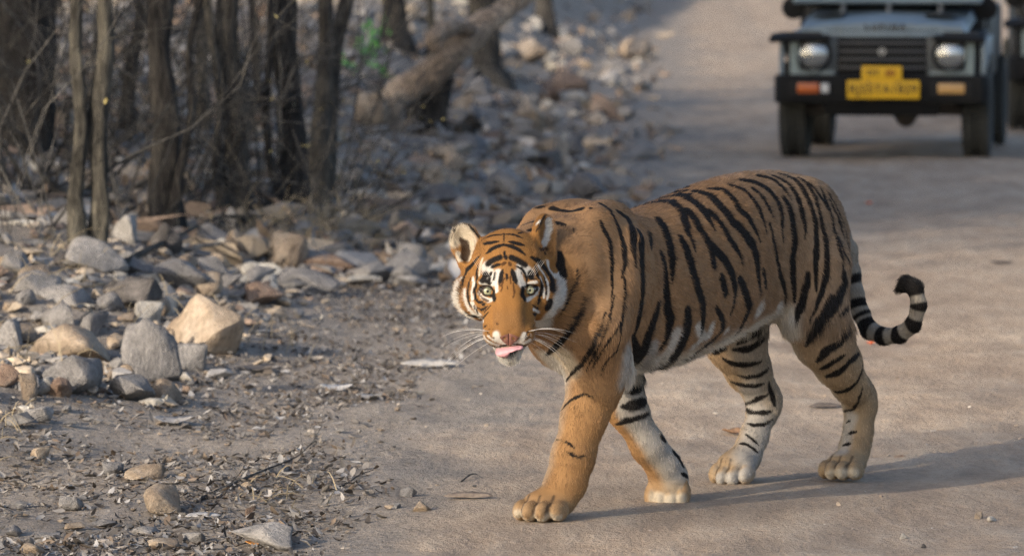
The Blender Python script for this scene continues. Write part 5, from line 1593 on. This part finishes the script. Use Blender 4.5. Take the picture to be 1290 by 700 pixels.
# green sprig by the arch
rg = random.Random(3); p = Vector(at(482, 118)); g_ = obj('green_sprig', None, None, p); tag(g_, 'small bright green leafy sprig growing beside the twisted trunk', 'plant')
mb, tips = MB(), []
for k in range(5): twigs(mb, (0, 0, 0), (rg.gauss(0, .5), rg.gauss(0, .4), 1), .28, .006, 1, rg, tips, .4)
mb.build('stems', TWIG, g_)
lm = MB()
for k in range(46):
    q, d = tips[rg.randrange(len(tips))]; leaf_mesh(lm, np.array(q) + [rg.gauss(0, .05) for _ in range(3)], d, rg.uniform(.06, .11), rg)
lm.build('leaves', GREEN_LEAF, g_)


def make_shrub(px, py, label, seed, n=7, L=.9, r=.012, depth=3, leaves=6, spread=.7, lean=(0, 0), lm_=YELLOW_LEAF, ls=.024, dy=0):
    rg = random.Random(seed); p = Vector(at(px, py)) + Vector((0, dy, 0)); p.z = gz(p.x, p.y) - .03
    o = obj('bare_shrub', None, None, p); tag(o, label, 'shrub'); mb, tips = MB(), []
    for k in range(n):
        twigs(mb, (rg.gauss(0, .05), rg.gauss(0, .08), 0), (rg.gauss(lean[0], spread), rg.gauss(lean[1], spread * .6), 1), L * rg.uniform(.6, 1.2), r * rg.uniform(.6, 1.1), depth, rg, tips, .38, 4, (2, 3), .62, .02)
    mb.build('branches', TWIG, o)
    if leaves:
        lm = MB()
        for k in range(leaves):
            q, d = tips[rg.randrange(len(tips))]; leaf_mesh(lm, q, d, ls * rg.uniform(.7, 1.4), rg)
        lm.build('leaves', lm_, o)
    return o


make_shrub(70, 255, 'tangled bare shrub with a few yellow leaves before the twin stemmed tree', 21, 8, 1.0, .011, 3, 9, .75)
make_shrub(25, 245, 'dense bare thicket shrub before the broad black trunk', 22, 12, 1.1, .013, 3, 5, .8)
make_shrub(10, 170, 'dark bare shrub at the back of the thicket', 23, 12, 1.3, .014, 3, 2, .8)
make_shrub(165, 290, 'bare shrub between the twin stemmed tree and the thick trunk', 24, 6, .9, .010, 3, 4, .7)
make_shrub(250, 275, 'bare shrub between the thick trunk and the yellowish flanked trunk', 25, 7, .95, .010, 3, 5, .6)
make_shrub(335, 275, 'bare shrub between the yellowish flanked trunk and the black trunk', 26, 7, .95, .010, 3, 6, .6)
make_shrub(385, 290, 'low bare shrub at the foot of the two toned trunk with a yellow leaf tuft', 27, 7, .6, .007, 3, 8, .8, (.3, 0))
make_shrub(300, 300, 'low twiggy shrub standing in the heap of dead leaves', 28, 8, .5, .006, 2, 4, .9)
make_shrub(440, 285, 'wispy dry shrub leaning over the litter past the last trunk', 29, 8, .45, .004, 2, 3, .8, (.5, -.2))
make_shrub(120, 200, 'bare shrub in the gap behind the twin stemmed tree', 30, 8, 1.2, .012, 3, 5, .8)


for k_i, (px, py, lab) in enumerate(((60, 300, 'fine twigged bare shrub at the edge of the stone heap, before the twin stems'), (150, 265, 'fine twigged bare shrub before the thick dark trunk'), (225, 262, 'fine twigged bare shrub rising against the thick dark trunk'),
                                     (278, 250, 'fine twigged bare shrub rising against the yellowish flanked trunk'), (318, 258, 'fine twigged bare shrub in the gap beside the yellowish flanked trunk'), (352, 250, 'fine twigged bare shrub rising against the black leaning trunk'), (420, 262, 'fine twigged bare shrub beside the two toned forked trunk'), (5, 300, 'fine twigged bare shrub reaching in front of the thicket'))):
    make_shrub(px, py, lab, 70 + k_i, 6, 1.6, .006, 2, 7, .42)


def branch_px(name, path, r0, label, cat='branch', dz=.03, side=0, seed=1, mat=None):
    rg = random.Random(seed); P = []
    for px, py, z in path:
        p = at(px, py); P.append(np.array((p.x, p.y, p.z + z + dz)))
    o = obj(name, None, None, tuple(P[0])); tag(o, label, cat); P = [q - P[0] for q in P]
    V, Fc = bark_tube(P, np.linspace(r0, r0 * .35, len(P)), 8, .12, seed, 5)
    MB().add(V, Fc).build('stem', mat or BARK_GREY, o, smooth=True)
    for k in range(side):
        j = rg.randint(1, len(P) - 1); d = P[j] - P[j - 1]; d = d / np.linalg.norm(d) + [rg.gauss(0, .5), rg.gauss(0, .3), rg.uniform(-.1, .22)]
        mb = MB(); twigs(mb, P[j] - (P[j] - P[j - 1]) * rg.random(), d, np.linalg.norm(P[-1]) * rg.uniform(.12, .25), r0 * .5, 1, rg, [], .25, up=0); mb.build('side_twig', mat or BARK_GREY, o)
    return o


branch_px('fallen_branch', [(145, 345, .0), (190, 330, .03), (235, 316, .06), (275, 300, .08), (300, 292, .05)], .016, 'long dark fallen branch lying across the stones below the trunks', side=2)
branch_px('fallen_branch', [(290, 262, .10), (320, 270, .10), (350, 280, .08), (372, 292, .04), (380, 305, .0)], .017, 'reddish fallen branch propped in the heap of dead leaves', side=1, seed=4, mat=BARK_TAN)
branch_px('fallen_branch', [(240, 320, .0), (290, 318, .02), (350, 313, .02), (352, 311, .02)], .012, 'thin brown stick lying flat behind the upright tan rock', seed=5, mat=BARK_TAN)
branch_px('twig', [(245, 632, .0), (275, 619, .005), (310, 606, .012), (340, 597, .02), (368, 592, .035)], .006, 'forked dark twig rising from the litter beside the rounded tan rock', 'twig', .0, 3, 6, TWIG)
branch_px('twig', [(150, 600, .0), (190, 612, .0), (240, 608, .004), (300, 607, .008), (345, 600, .005)], .0035, 'thin trailing twig lying over the litter', 'twig', .0, 1, 7, TWIG)
branch_px('twig', [(410, 618, .0), (435, 612, .003), (452, 600, .006), (470, 594, .006)], .0035, 'thin bent twig on the road edge beside the litter', 'twig', .0, 0, 8, TWIG)
branch_px('twig', [(580, 607, .0), (592, 603, .015), (600, 600, .01), (608, 602, .0)], .003, 'short hooked twig lying on the bare road', 'twig', .0, 0, 9, TWIG)

# dry grass
gr = MB(); rg = random.Random(12)
for (cx, cy, n, L) in ((430, 290, 60, .45), (400, 300, 60, .4), (360, 300, 40, .4), (310, 305, 40, .3), (20, 455, 26, .28), (35, 360, 18, .3), (310, 430, 14, .22), (170, 385, 10, .2), (10, 545, 14, .14), (350, 620, 16, .12), (470, 300, 30, .3), (250, 300, 30, .3), (60, 330, 24, .3)):
    c = at(cx, cy)
    for k in range(n):
        x, y = c.x + rg.gauss(0, .12), c.y + rg.gauss(0, .35); p = np.array((x, y, gz(x, y))); d = np.array((rg.gauss(.15, .6), rg.gauss(0, .5), 1.0)); d /= np.linalg.norm(d); ln = L * rg.uniform(.5, 1.2)
        pts = [p + d * ln * s - np.array((0, 0, .45 * ln * s * s)) for s in (0, .35, .7, 1)]
        gr.tube(pts, [.0022, .002, .0014, .0006], 3)
tag(gr.build('dry_grass', new_mat('dry_grass', .8, (.24, .20, .135)), None), 'wisps of dry straw coloured grass among stones and trunks', 'grass', kind='stuff')


# ------------------------------------------------------------------ the forest this side of the bank, out of the frame: it shades road and stones
def canopy_tree(seed):
    rg = random.Random(seed)
    P = [(0, 0, 0), (.1, .05, 1.5), (.05, .2, 3.0), (.2, .1, 4.4), (.15, .0, 5.6)]; R = [.19, .15, .13, .10, .07]
    root = obj('forest_tree', None); V, Fc = bark_tube(np.vstack([[(0, 0, -.3)], P]), [.26] + R, 12, .1, seed); MB().add(V, Fc).build('trunk', BARK_GREY, root, smooth=True)
    mb, tips = MB(), []
    for k in range(11):
        z = rg.uniform(2.6, 5.6); a = k * 2.4 + rg.uniform(-.4, .4)
        twigs(mb, (.12, .1, z), (math.cos(a), math.sin(a), rg.uniform(.1, .8)), rg.uniform(1.2, 1.9), .05, 3, rg, tips, .3, 4, (2, 3), .6, .05)
    mb.build('limbs', BARK_GREY, root)
    lm = MB()
    for k in range(CANOPY_LEAVES):
        p, d = tips[rg.randrange(len(tips))]; leaf_mesh(lm, np.array(p) + [rg.gauss(0, .16) for _ in range(3)], d, rg.uniform(.09, .19), rg)
    lm.build('crown', OLIVE_LEAF, root)
    return root


CANOPY_LEAVES = 2600
CANOPY = [(-12.5, 20.5, 1.2, 'in the deep shade behind the thicket'), (-15.0, 18.5, 1.4, 'alone on the slope of the wood'), (-13.2, 27.5, 1.3, 'crowding the back of the thicket'), (-10.6, 22.8, 1.1, 'leaning over the dark thicket'), (-6.7, 30.5, 1.0, 'just past the sapling row'), (-6.9, 35.5, 1.1, 'over the twisted trunk'), (-9.6, 3.2, 1.0, 'beside the near bend'), (-14.0, 25.0, 1.2, 'among the saplings deep in the wood'), (-10.5, 17.5, 1.1, 'beyond the stone heap'), (-8.8, 22.5, 1.05, 'left of the dark thicket'),
          (-10.2, 27.5, 1.15, 'behind the dark thicket'), (-8.4, 33.0, 1.1, 'above the sapling row'), (-10.0, 39.0, 1.2, 'at the top of the bank'), (-7.6, 45.5, 1.2, 'far up beside the verge'), (-14.5, 32.5, 1.3, 'deep in the wood')]
_proto = [canopy_tree(60 + k) for k in range(2)]
for i, (x, y, sc, where) in enumerate(CANOPY):
    src = _proto[i % 2]
    if i < 2: o = src
    else:
        o = src.copy(); COL.objects.link(o)
        for ch in src.children:
            c = ch.copy(); COL.objects.link(c); c.parent = o
    o.location = (x, y, gz(x, y)); o.rotation_euler = (0, 0, i * 1.7); o.scale = (sc, sc, sc)
    tag(o, 'leafy forest tree standing ' + where, 'tree', 'forest trees shading the road')
# ------------------------------------------------------------------ the open safari jeep
def make_jeep():
    P = at(1113, 199); root = obj('jeep', None, None, (P.x, P.y, P.z), (0, 0, math.radians(-7.5)))
    tag(root, 'open topped grey safari jeep with yellow number plates standing on the road', 'jeep')
    def paint(name, c, rough=.35, metallic=0.0):
        m = new_mat(name, rough, c, metallic, .5); t = NT(m); tc = t.new('ShaderNodeTexCoord'); n = t.noise(tc.outputs['Object'], 7, 5, .65)
        r = t.ramp(n.outputs[0], [(.3, tuple(x * .72 for x in c)), (.65, c), (.85, tuple(min(1, x * .6 + .12) for x in c))]); t.link(r.outputs[0], t.b.inputs['Base Color'])
        q = t.ramp(n.outputs[0], [(.3, (rough,) * 3), (.8, (min(1, rough + .4),) * 3)]); t.link(q.outputs[0], t.b.inputs['Roughness']); return m
    body = paint('jeep_grey_paint', (.15, .20, .235), .32); side = paint('jeep_dark_paint', (.022, .024, .026), .4); black = paint('jeep_black_plastic', (.008, .0085, .009), .6); black.node_tree.nodes['Principled BSDF'].inputs['Specular IOR Level'].default_value = .18; side.node_tree.nodes['Principled BSDF'].inputs['Specular IOR Level'].default_value = .25
    rub = paint('tyre_rubber', (.030, .031, .027), .85); steel = new_mat('jeep_steel', .35, (.35, .36, .37), .8); glass = new_mat('lamp_glass', .22, (.34, .36, .37), .75, .6)
    refl = new_mat('lamp_reflector', .18, (.45, .46, .48), 1.0); amber = new_mat('amber_lens', .25, (.34, .075, .012), 0, .5); pale_l = new_mat('pale_amber_lens', .25, (.36, .21, .07), 0, .5); white_l = new_mat('clear_lens', .2, (.45, .45, .44))
    yellow = new_mat('plate_yellow', .5, (.56, .33, .010)); ink = new_mat('plate_ink', .6, (.03, .022, .012)); under = new_mat('underbody', .85, (.03, .028, .026)); pipe = new_mat('axle_metal', .6, (.12, .11, .10), .5)
    W = .70
    # tub, wings, bonnet
    b = MB(); b.box((0, 2.2, .80), (1.40, 2.0, .52)); b.build('tub', side, root, .03)
    b = MB(); b.box((0, 1.12, .80), (1.34, .30, .52)); b.build('bulkhead', side, root, .02)
    for sx in (-1, 1):
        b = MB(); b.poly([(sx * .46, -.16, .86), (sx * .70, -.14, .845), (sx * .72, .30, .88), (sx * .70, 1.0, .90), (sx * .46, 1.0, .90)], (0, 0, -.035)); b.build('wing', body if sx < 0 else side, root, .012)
        # wheel arch skin in front and behind
        b = MB(); b.poly([(sx * .70, -.20, .60), (sx * .70, -.20, .845), (sx * .715, .62, .87), (sx * .715, .62, .70), (sx * .715, .40, .74), (sx * .715, .10, .74), (sx * .71, -.06, .66)], (sx * .035, 0, 0)); b.build('wheel_arch', body, root, .008)
        b = MB(); b.box((sx * .715, .82, .66), (.03, .40, .36)); b.build('side_panel', side, root, .008)
    b = MB()
    prof = [(-.60, .90), (-.57, .965), (-.36, .985), (.0, 1.0), (.36, .985), (.57, .965), (.60, .90)]
    n = len(prof); V = []
    for y, dz, k in ((-.17, -.035, 1.0), (-.12, -.008, 1.0), (.3, .03, 1.005), (1.0, .075, 1.02)):
        V += [(x * k, y, z + dz) for x, z in prof]
    Fc = [(r * n + i, r * n + i + 1, (r + 1) * n + i + 1, (r + 1) * n + i) for r in range(3) for i in range(n - 1)]
    Fc += [tuple(range(n - 1, -1, -1))]
    b.add(V, Fc); hood = b.build('bonnet', body, root, 0, True)
    b = MB(); b.box((0, -.178, .905), (.80, .02, .018)); b.build('bonnet_seam', black, hood)
    for sx in (-1, 1):
        b = MB(); b.box((sx * .40, .15, 1.022), (.22, .30, .012)); b.build('bonnet_patch', side, hood, .004)
    # front panel, grille
    b = MB(); b.box((0, -.15, .725), (1.36, .06, .36)); b.build('front_panel', side, root, .012)
    b = MB(); b.box((0, -.17, .885), (.86, .06, .045)); b.build('nose_strip', body, root, .008)
    gr = MB(); gr.box((0, -.19, .735), (.66, .03, .27)); g = gr.build('grille', black, root, .006)
    for k in range(4):
        b = MB(); b.box((0, -.212, .825 - .058 * k), (.62, .018, .022)); b.build('grille_bar', paint('grille_bar', (.035, .038, .042), .4), g, .003)
    b = MB()  # emblem: slanted S of two hooked strokes on a bright disc
    b.lathe([(.001, -.006), (.024, -.006), (.026, 0), (.024, .004)], 20, 'y', (0, -.225, .765)); em = b.build('emblem', steel, g, 0, True)
    b = MB(); b.poly([(-.014, -.233, .772), (.004, -.233, .783), (.014, -.233, .772), (.0, -.233, .768), (.014, -.233, .758), (-.004, -.233, .747), (-.014, -.233, .758), (.0, -.233, .762)], (0, -.002, 0)); b.build('emblem_stroke', black, em)
    for sx in (-1, 1):
        c = sx * .485
        b = MB(); b.box((c, -.195, .735), (.335, .05, .285)); hb = b.build('lamp_housing', paint('lamp_bezel', (.045, .055, .06), .4), root, .012)
        b = MB(); b.box((sx * .622, -.222, .735), (.062, .012, .27)); b.build('bezel_edge', paint('bezel_edge', (.22, .28, .28), .4), hb, .004)
        b = MB(); b.box((c, -.222, .612), (.29, .012, .032)); b.build('bezel_edge', paint('bezel_foot', (.16, .20, .21), .4), hb, .004)
        b = MB(); b.lathe([(.128, -.03), (.128, -.002), (.108, .004), (.104, .03)], 32, 'y', (c, -.225, .745)); b.build('lamp_ring', black, hb, 0, True)
        hl = MB(); hl.lathe([(.001, .05), (.05, .042), (.09, .015), (.106, -.012)], 32, 'y', (c, -.222, .745)); h_ = hl.build('headlight', refl, root, 0, True)
        b = MB(); b.lathe([(.001, -.050), (.05, -.044), (.085, -.034), (.105, -.020)], 32, 'y', (c, -.215, .745)); b.build('lens', glass, h_, 0, True)
        b = MB(); b.lathe([(.001, -.03), (.016, -.025), (.018, .02)], 12, 'y', (c, -.215, .745)); b.build('bulb', white_l, h_, 0, True)
        # black visor bar jutting out beside the wing
        b = MB(); b.poly([(sx * .36, -.30, .875), (sx * (.80 if sx < 0 else .74), -.30, .862), (sx * (.80 if sx < 0 else .72), -.12, .89), (sx * .72, -.05, .905), (sx * .40, -.08, .90)], (0, 0, -.036)); b.build('visor', black, root, .008)
    # bumper
    b = MB(); b.poly([(-.765, -.26, .0), (-.72, -.34, .0), (.72, -.34, .0), (.765, -.26, .0), (.765, -.05, .0), (-.765, -.05, .0)], (0, 0, .20)); bp = b.build('bumper', black, root, .025, loc=(0, 0, .40))
    for sx in (-1, 1):
        b = MB(); b.box((sx * .50, -.345, .10), (.30, .016, .105)); b.build('lamp_recess', new_mat('recess', .8, (.008, .008, .008)), bp, .004)
        b = MB(); b.box((sx * (.515 if sx < 0 else .50), -.357, .108), (.155 if sx < 0 else .19, .014, .072)); b.build('indicator', amber if sx < 0 else pale_l, bp, .006)
    b = MB(); b.box((-.395, -.357, .108), (.055, .014, .066)); b.build('side_lens', white_l, bp, .004)
    b = MB(); b.poly([(-.43, -.31, .43), (.43, -.31, .43), (.40, -.27, .31), (-.40, -.27, .31)], (0, .05, 0)); b.build('skid_plate', black, root, .01)
    # plates
    def text(s, size, x, z, y, parent, mat, name='lettering'):
        c = bpy.data.curves.new('font', 'FONT'); c.body = s; c.size = size; c.align_x = 'CENTER'; c.align_y = 'CENTER'; c.extrude = .001; c.space_character = 1.08; c.materials.append(mat); c.offset = .002
        tmp = obj('font', c); bpy.context.view_layer.update()
        me = bpy.data.meshes.new_from_object(tmp.evaluated_get(bpy.context.evaluated_depsgraph_get())); bpy.data.objects.remove(tmp); bpy.data.curves.remove(c); me.name = name
        o = obj(name, me, parent, (x, y, z), (math.pi / 2, 0, 0)); o['kind'] = 'stuff'; return o
    b = MB(); b.box((0, 0, 0), (.515, .008, .130)); pl = b.build('number_plate', yellow, root, .004, loc=(.02, -.378, .50))
    text('RJ25TA1829', .088, 0, 0, -.006, pl, ink)
    for sx in (-1, 1):
        b = MB(); b.lathe([(.001, -.004), (.011, -.003), (.012, .002)], 10, 'y', (sx * .105, -.006, .052)); b.build('plate_bolt', new_mat('bolt', .5, (.14, .08, .02)), pl)
    b = MB(); b.box((0, 0, 0), (.285, .008, .105)); p2 = b.build('upper_plate', yellow, root, .004, loc=(.01, -.386, .614))
    text('TPT', .055, -.065, 0, -.006, p2, ink); text('80', .066, .062, .0, -.006, p2, new_mat('plate_red_ink', .6, (.16, .03, .008)))
    text('L U P I N A', .055, .02, .938, -.192, hood, ink)
    # cowl, wipers and the windscreen frame folded down on the bonnet
    b = MB(); b.box((0, 1.06, 1.07), (1.30, .16, .07)); b.build('cowl', black, root, .015)
    ws = MB(); z0, z1, y0, y1 = 1.12, 1.16, .36, 1.04
    for (a, c_) in (((-.66, y0, z0), (.66, y0, z0)), ((-.64, y1, z1), (.64, y1, z1)), ((-.66, y0, z0), (-.64, y1, z1)), ((.66, y0, z0), (.64, y1, z1))):
        ws.tube([a, c_], [.026, .026], 10)
    wf = ws.build('windscreen_frame', body, root, 0, True)
    gm = new_mat('windscreen_glass', .05, (.02, .025, .028), 0, .6)
    b = MB(); b.poly([(-.64, y0, z0 - .004), (.64, y0, z0 - .004), (.62, y1, z1 - .004), (-.62, y1, z1 - .004)], (0, 0, .006)); b.build('windscreen', gm, wf)
    for x in (-.33, .0, .37):
        b = MB(); b.tube([(x, .40, 1.02), (x + .015, .37, 1.07), (x, .36, 1.12)], [.022, .017, .016], 8); b.build('frame_rest', steel, wf, 0, True)
    # mirrors, roll hoop, seats, lamps of the cabin side
    for sx in (-1, 1):
        b = MB(); b.tube([(sx * .68, .95, 1.0), (sx * .74, .80, 1.06), (sx * .73, .70, 1.10)], .012, 8); m_ = b.build('mirror', black, root, 0, True)
        b = MB(); b.lathe([(.001, -.03), (.075, -.025), (.085, 0), (.07, .03), (.001, .035)], 20, 'y', (sx * .70, .62, 1.06)); b.build('mirror_shell', black, m_, 0, True)
    b = MB(); b.tube([(-.64, 1.75, .9), (-.64, 1.72, 1.75), (-.52, 1.7, 1.85), (.52, 1.7, 1.85), (.64, 1.72, 1.75), (.64, 1.75, .9)], .028, 10); b.build('roll_hoop', black, root, 0, True)
    for sx in (-.34, .34):
        st = MB(); st.box((sx, 1.55, 1.0), (.46, .45, .14)); s_ = st.build('seat', paint('seat_cloth', (.05, .052, .055), .9), root, .04)
        b = MB(); b.box((sx, 1.80, 1.28), (.46, .13, .52)); b.build('backrest', paint('seat_cloth_back', (.05, .052, .055), .9), s_, .04)
    b = MB(); b.lathe([(.18, -.012), (.192, 0), (.18, .012), (.168, 0), (.18, -.012)], 28, 'y', (.34, 1.28, 1.18)); b.build('steering_wheel', black, root, 0, True)
    for k, y in enumerate((2.25, 2.85)):
        b = MB(); b.box((0, y, 1.22 + .1 * k), (1.2, .42, .14)); s_ = b.build('bench_seat', paint('bench_cloth', (.06, .055, .05), .9), root, .04)
        b = MB(); b.box((0, y + .23, 1.48 + .1 * k), (1.2, .11, .46)); b.build('bench_back', paint('bench_cloth_back', (.06, .055, .05), .9), s_, .04)
    # chassis, axles, wheels
    b = MB()
    for sx in (-1, 1): b.box((sx * .36, 1.3, .46), (.09, 3.0, .11))
    b.box((0, -.02, .45), (.7, .1, .1)); b.build('chassis', under, root, .01)
    b = MB(); b.box((0, .42, .55), (.60, .65, .26)); b.build('engine_sump', under, root, .04)
    for y, nm in ((.30, 'front_axle'), (2.675, 'rear_axle')):
        b = MB(); b.tube([(-.60, y, .335), (-.2, y, .335), (.0, y, .335), (.2, y, .335), (.60, y, .335)], [.042, .04, .04, .04, .042], 10)
        V, Fc = tube_np([(-.09, y, .335), (-.05, y, .335), (.0, y, .335), (.05, y, .335), (.09, y, .335)], [.05, .11, .13, .11, .05], 14); b.add(V + np.array((.14, 0, 0)), Fc)
        b.build(nm, pipe, root, 0, True)
    b = MB(); b.tube([(-.5, .18, .36), (.5, .16, .37)], .016, 8); b.build('tie_rod', pipe, root, 0, True)
    b = MB(); b.tube([(.12, .1, .42), (.5, .1, .40)], .03, 10); b.build('exhaust_pipe', pipe, root, 0, True)
    R_, Wt = .335, .205
    for y in (.30, 2.675):
        for sx in (-1, 1):
            cx = sx * .655
            wr = obj('wheel', None, root, (cx, y, R_))
            b = MB()
            b.lathe([(.20, -.078), (.245, -.098), (.295, -.1025), (.322, -.092), (.333, -.07), (.335, -.025), (.327, -.022), (.327, -.014), (.335, -.011), (.335, .011), (.327, .014), (.327, .022), (.335, .025), (.333, .07), (.322, .092), (.295, .1025), (.245, .098), (.20, .078)], 48, 'x')
            ty = b.build('tyre', rub, wr, 0, True)
            tr = MB()
            for k in range(40):
                a = 2 * math.pi * k / 40
                for q, o_ in ((-.062, 0), (.062, .5)):
                    a2 = a + o_ * 2 * math.pi / 40; rot = Matrix.Rotation(-a2 + math.pi / 2, 3, 'X'); c_ = (q, .336 * math.cos(a2), .336 * math.sin(a2))
                    tr.box(c_, (.062, .030, .014), rot)
            tr.build('tread', rub, ty)['kind'] = 'stuff'
            b = MB(); b.lathe([(.001, sx * .035), (.06, sx * .04), (.065, sx * .02), (.13, sx * .01), (.165, sx * .045), (.20, sx * .076), (.205, sx * .07), (.195, sx * -.07)], 32, 'x'); b.build('rim', paint('rim_steel', (.12, .125, .13), .45), wr, 0, True)
    return root


jeep = make_jeep()


def copy_tree(o, parent=None):
    c = o.copy(); COL.objects.link(c); c.parent = parent
    for ch in list(o.children): copy_tree(ch, c)
    return c


jeep2 = copy_tree(jeep)
jeep2.location = (4.80, 45.5, gz(4.80, 45.5)); jeep2.rotation_euler = (0, 0, math.radians(-4))
tag(jeep2, 'second dark jeep waiting close behind the grey jeep', 'jeep')
DARK_PAINT = new_mat('second_jeep_paint', .5, (.035, .034, .032), 0, .4)
for o_ in jeep2.children_recursive:
    if o_.type == 'MESH' and o_.data.materials and o_.data.materials[0].name.startswith('jeep_grey'):
        o_.data = o_.data.copy(); o_.data.materials[0] = DARK_PAINT
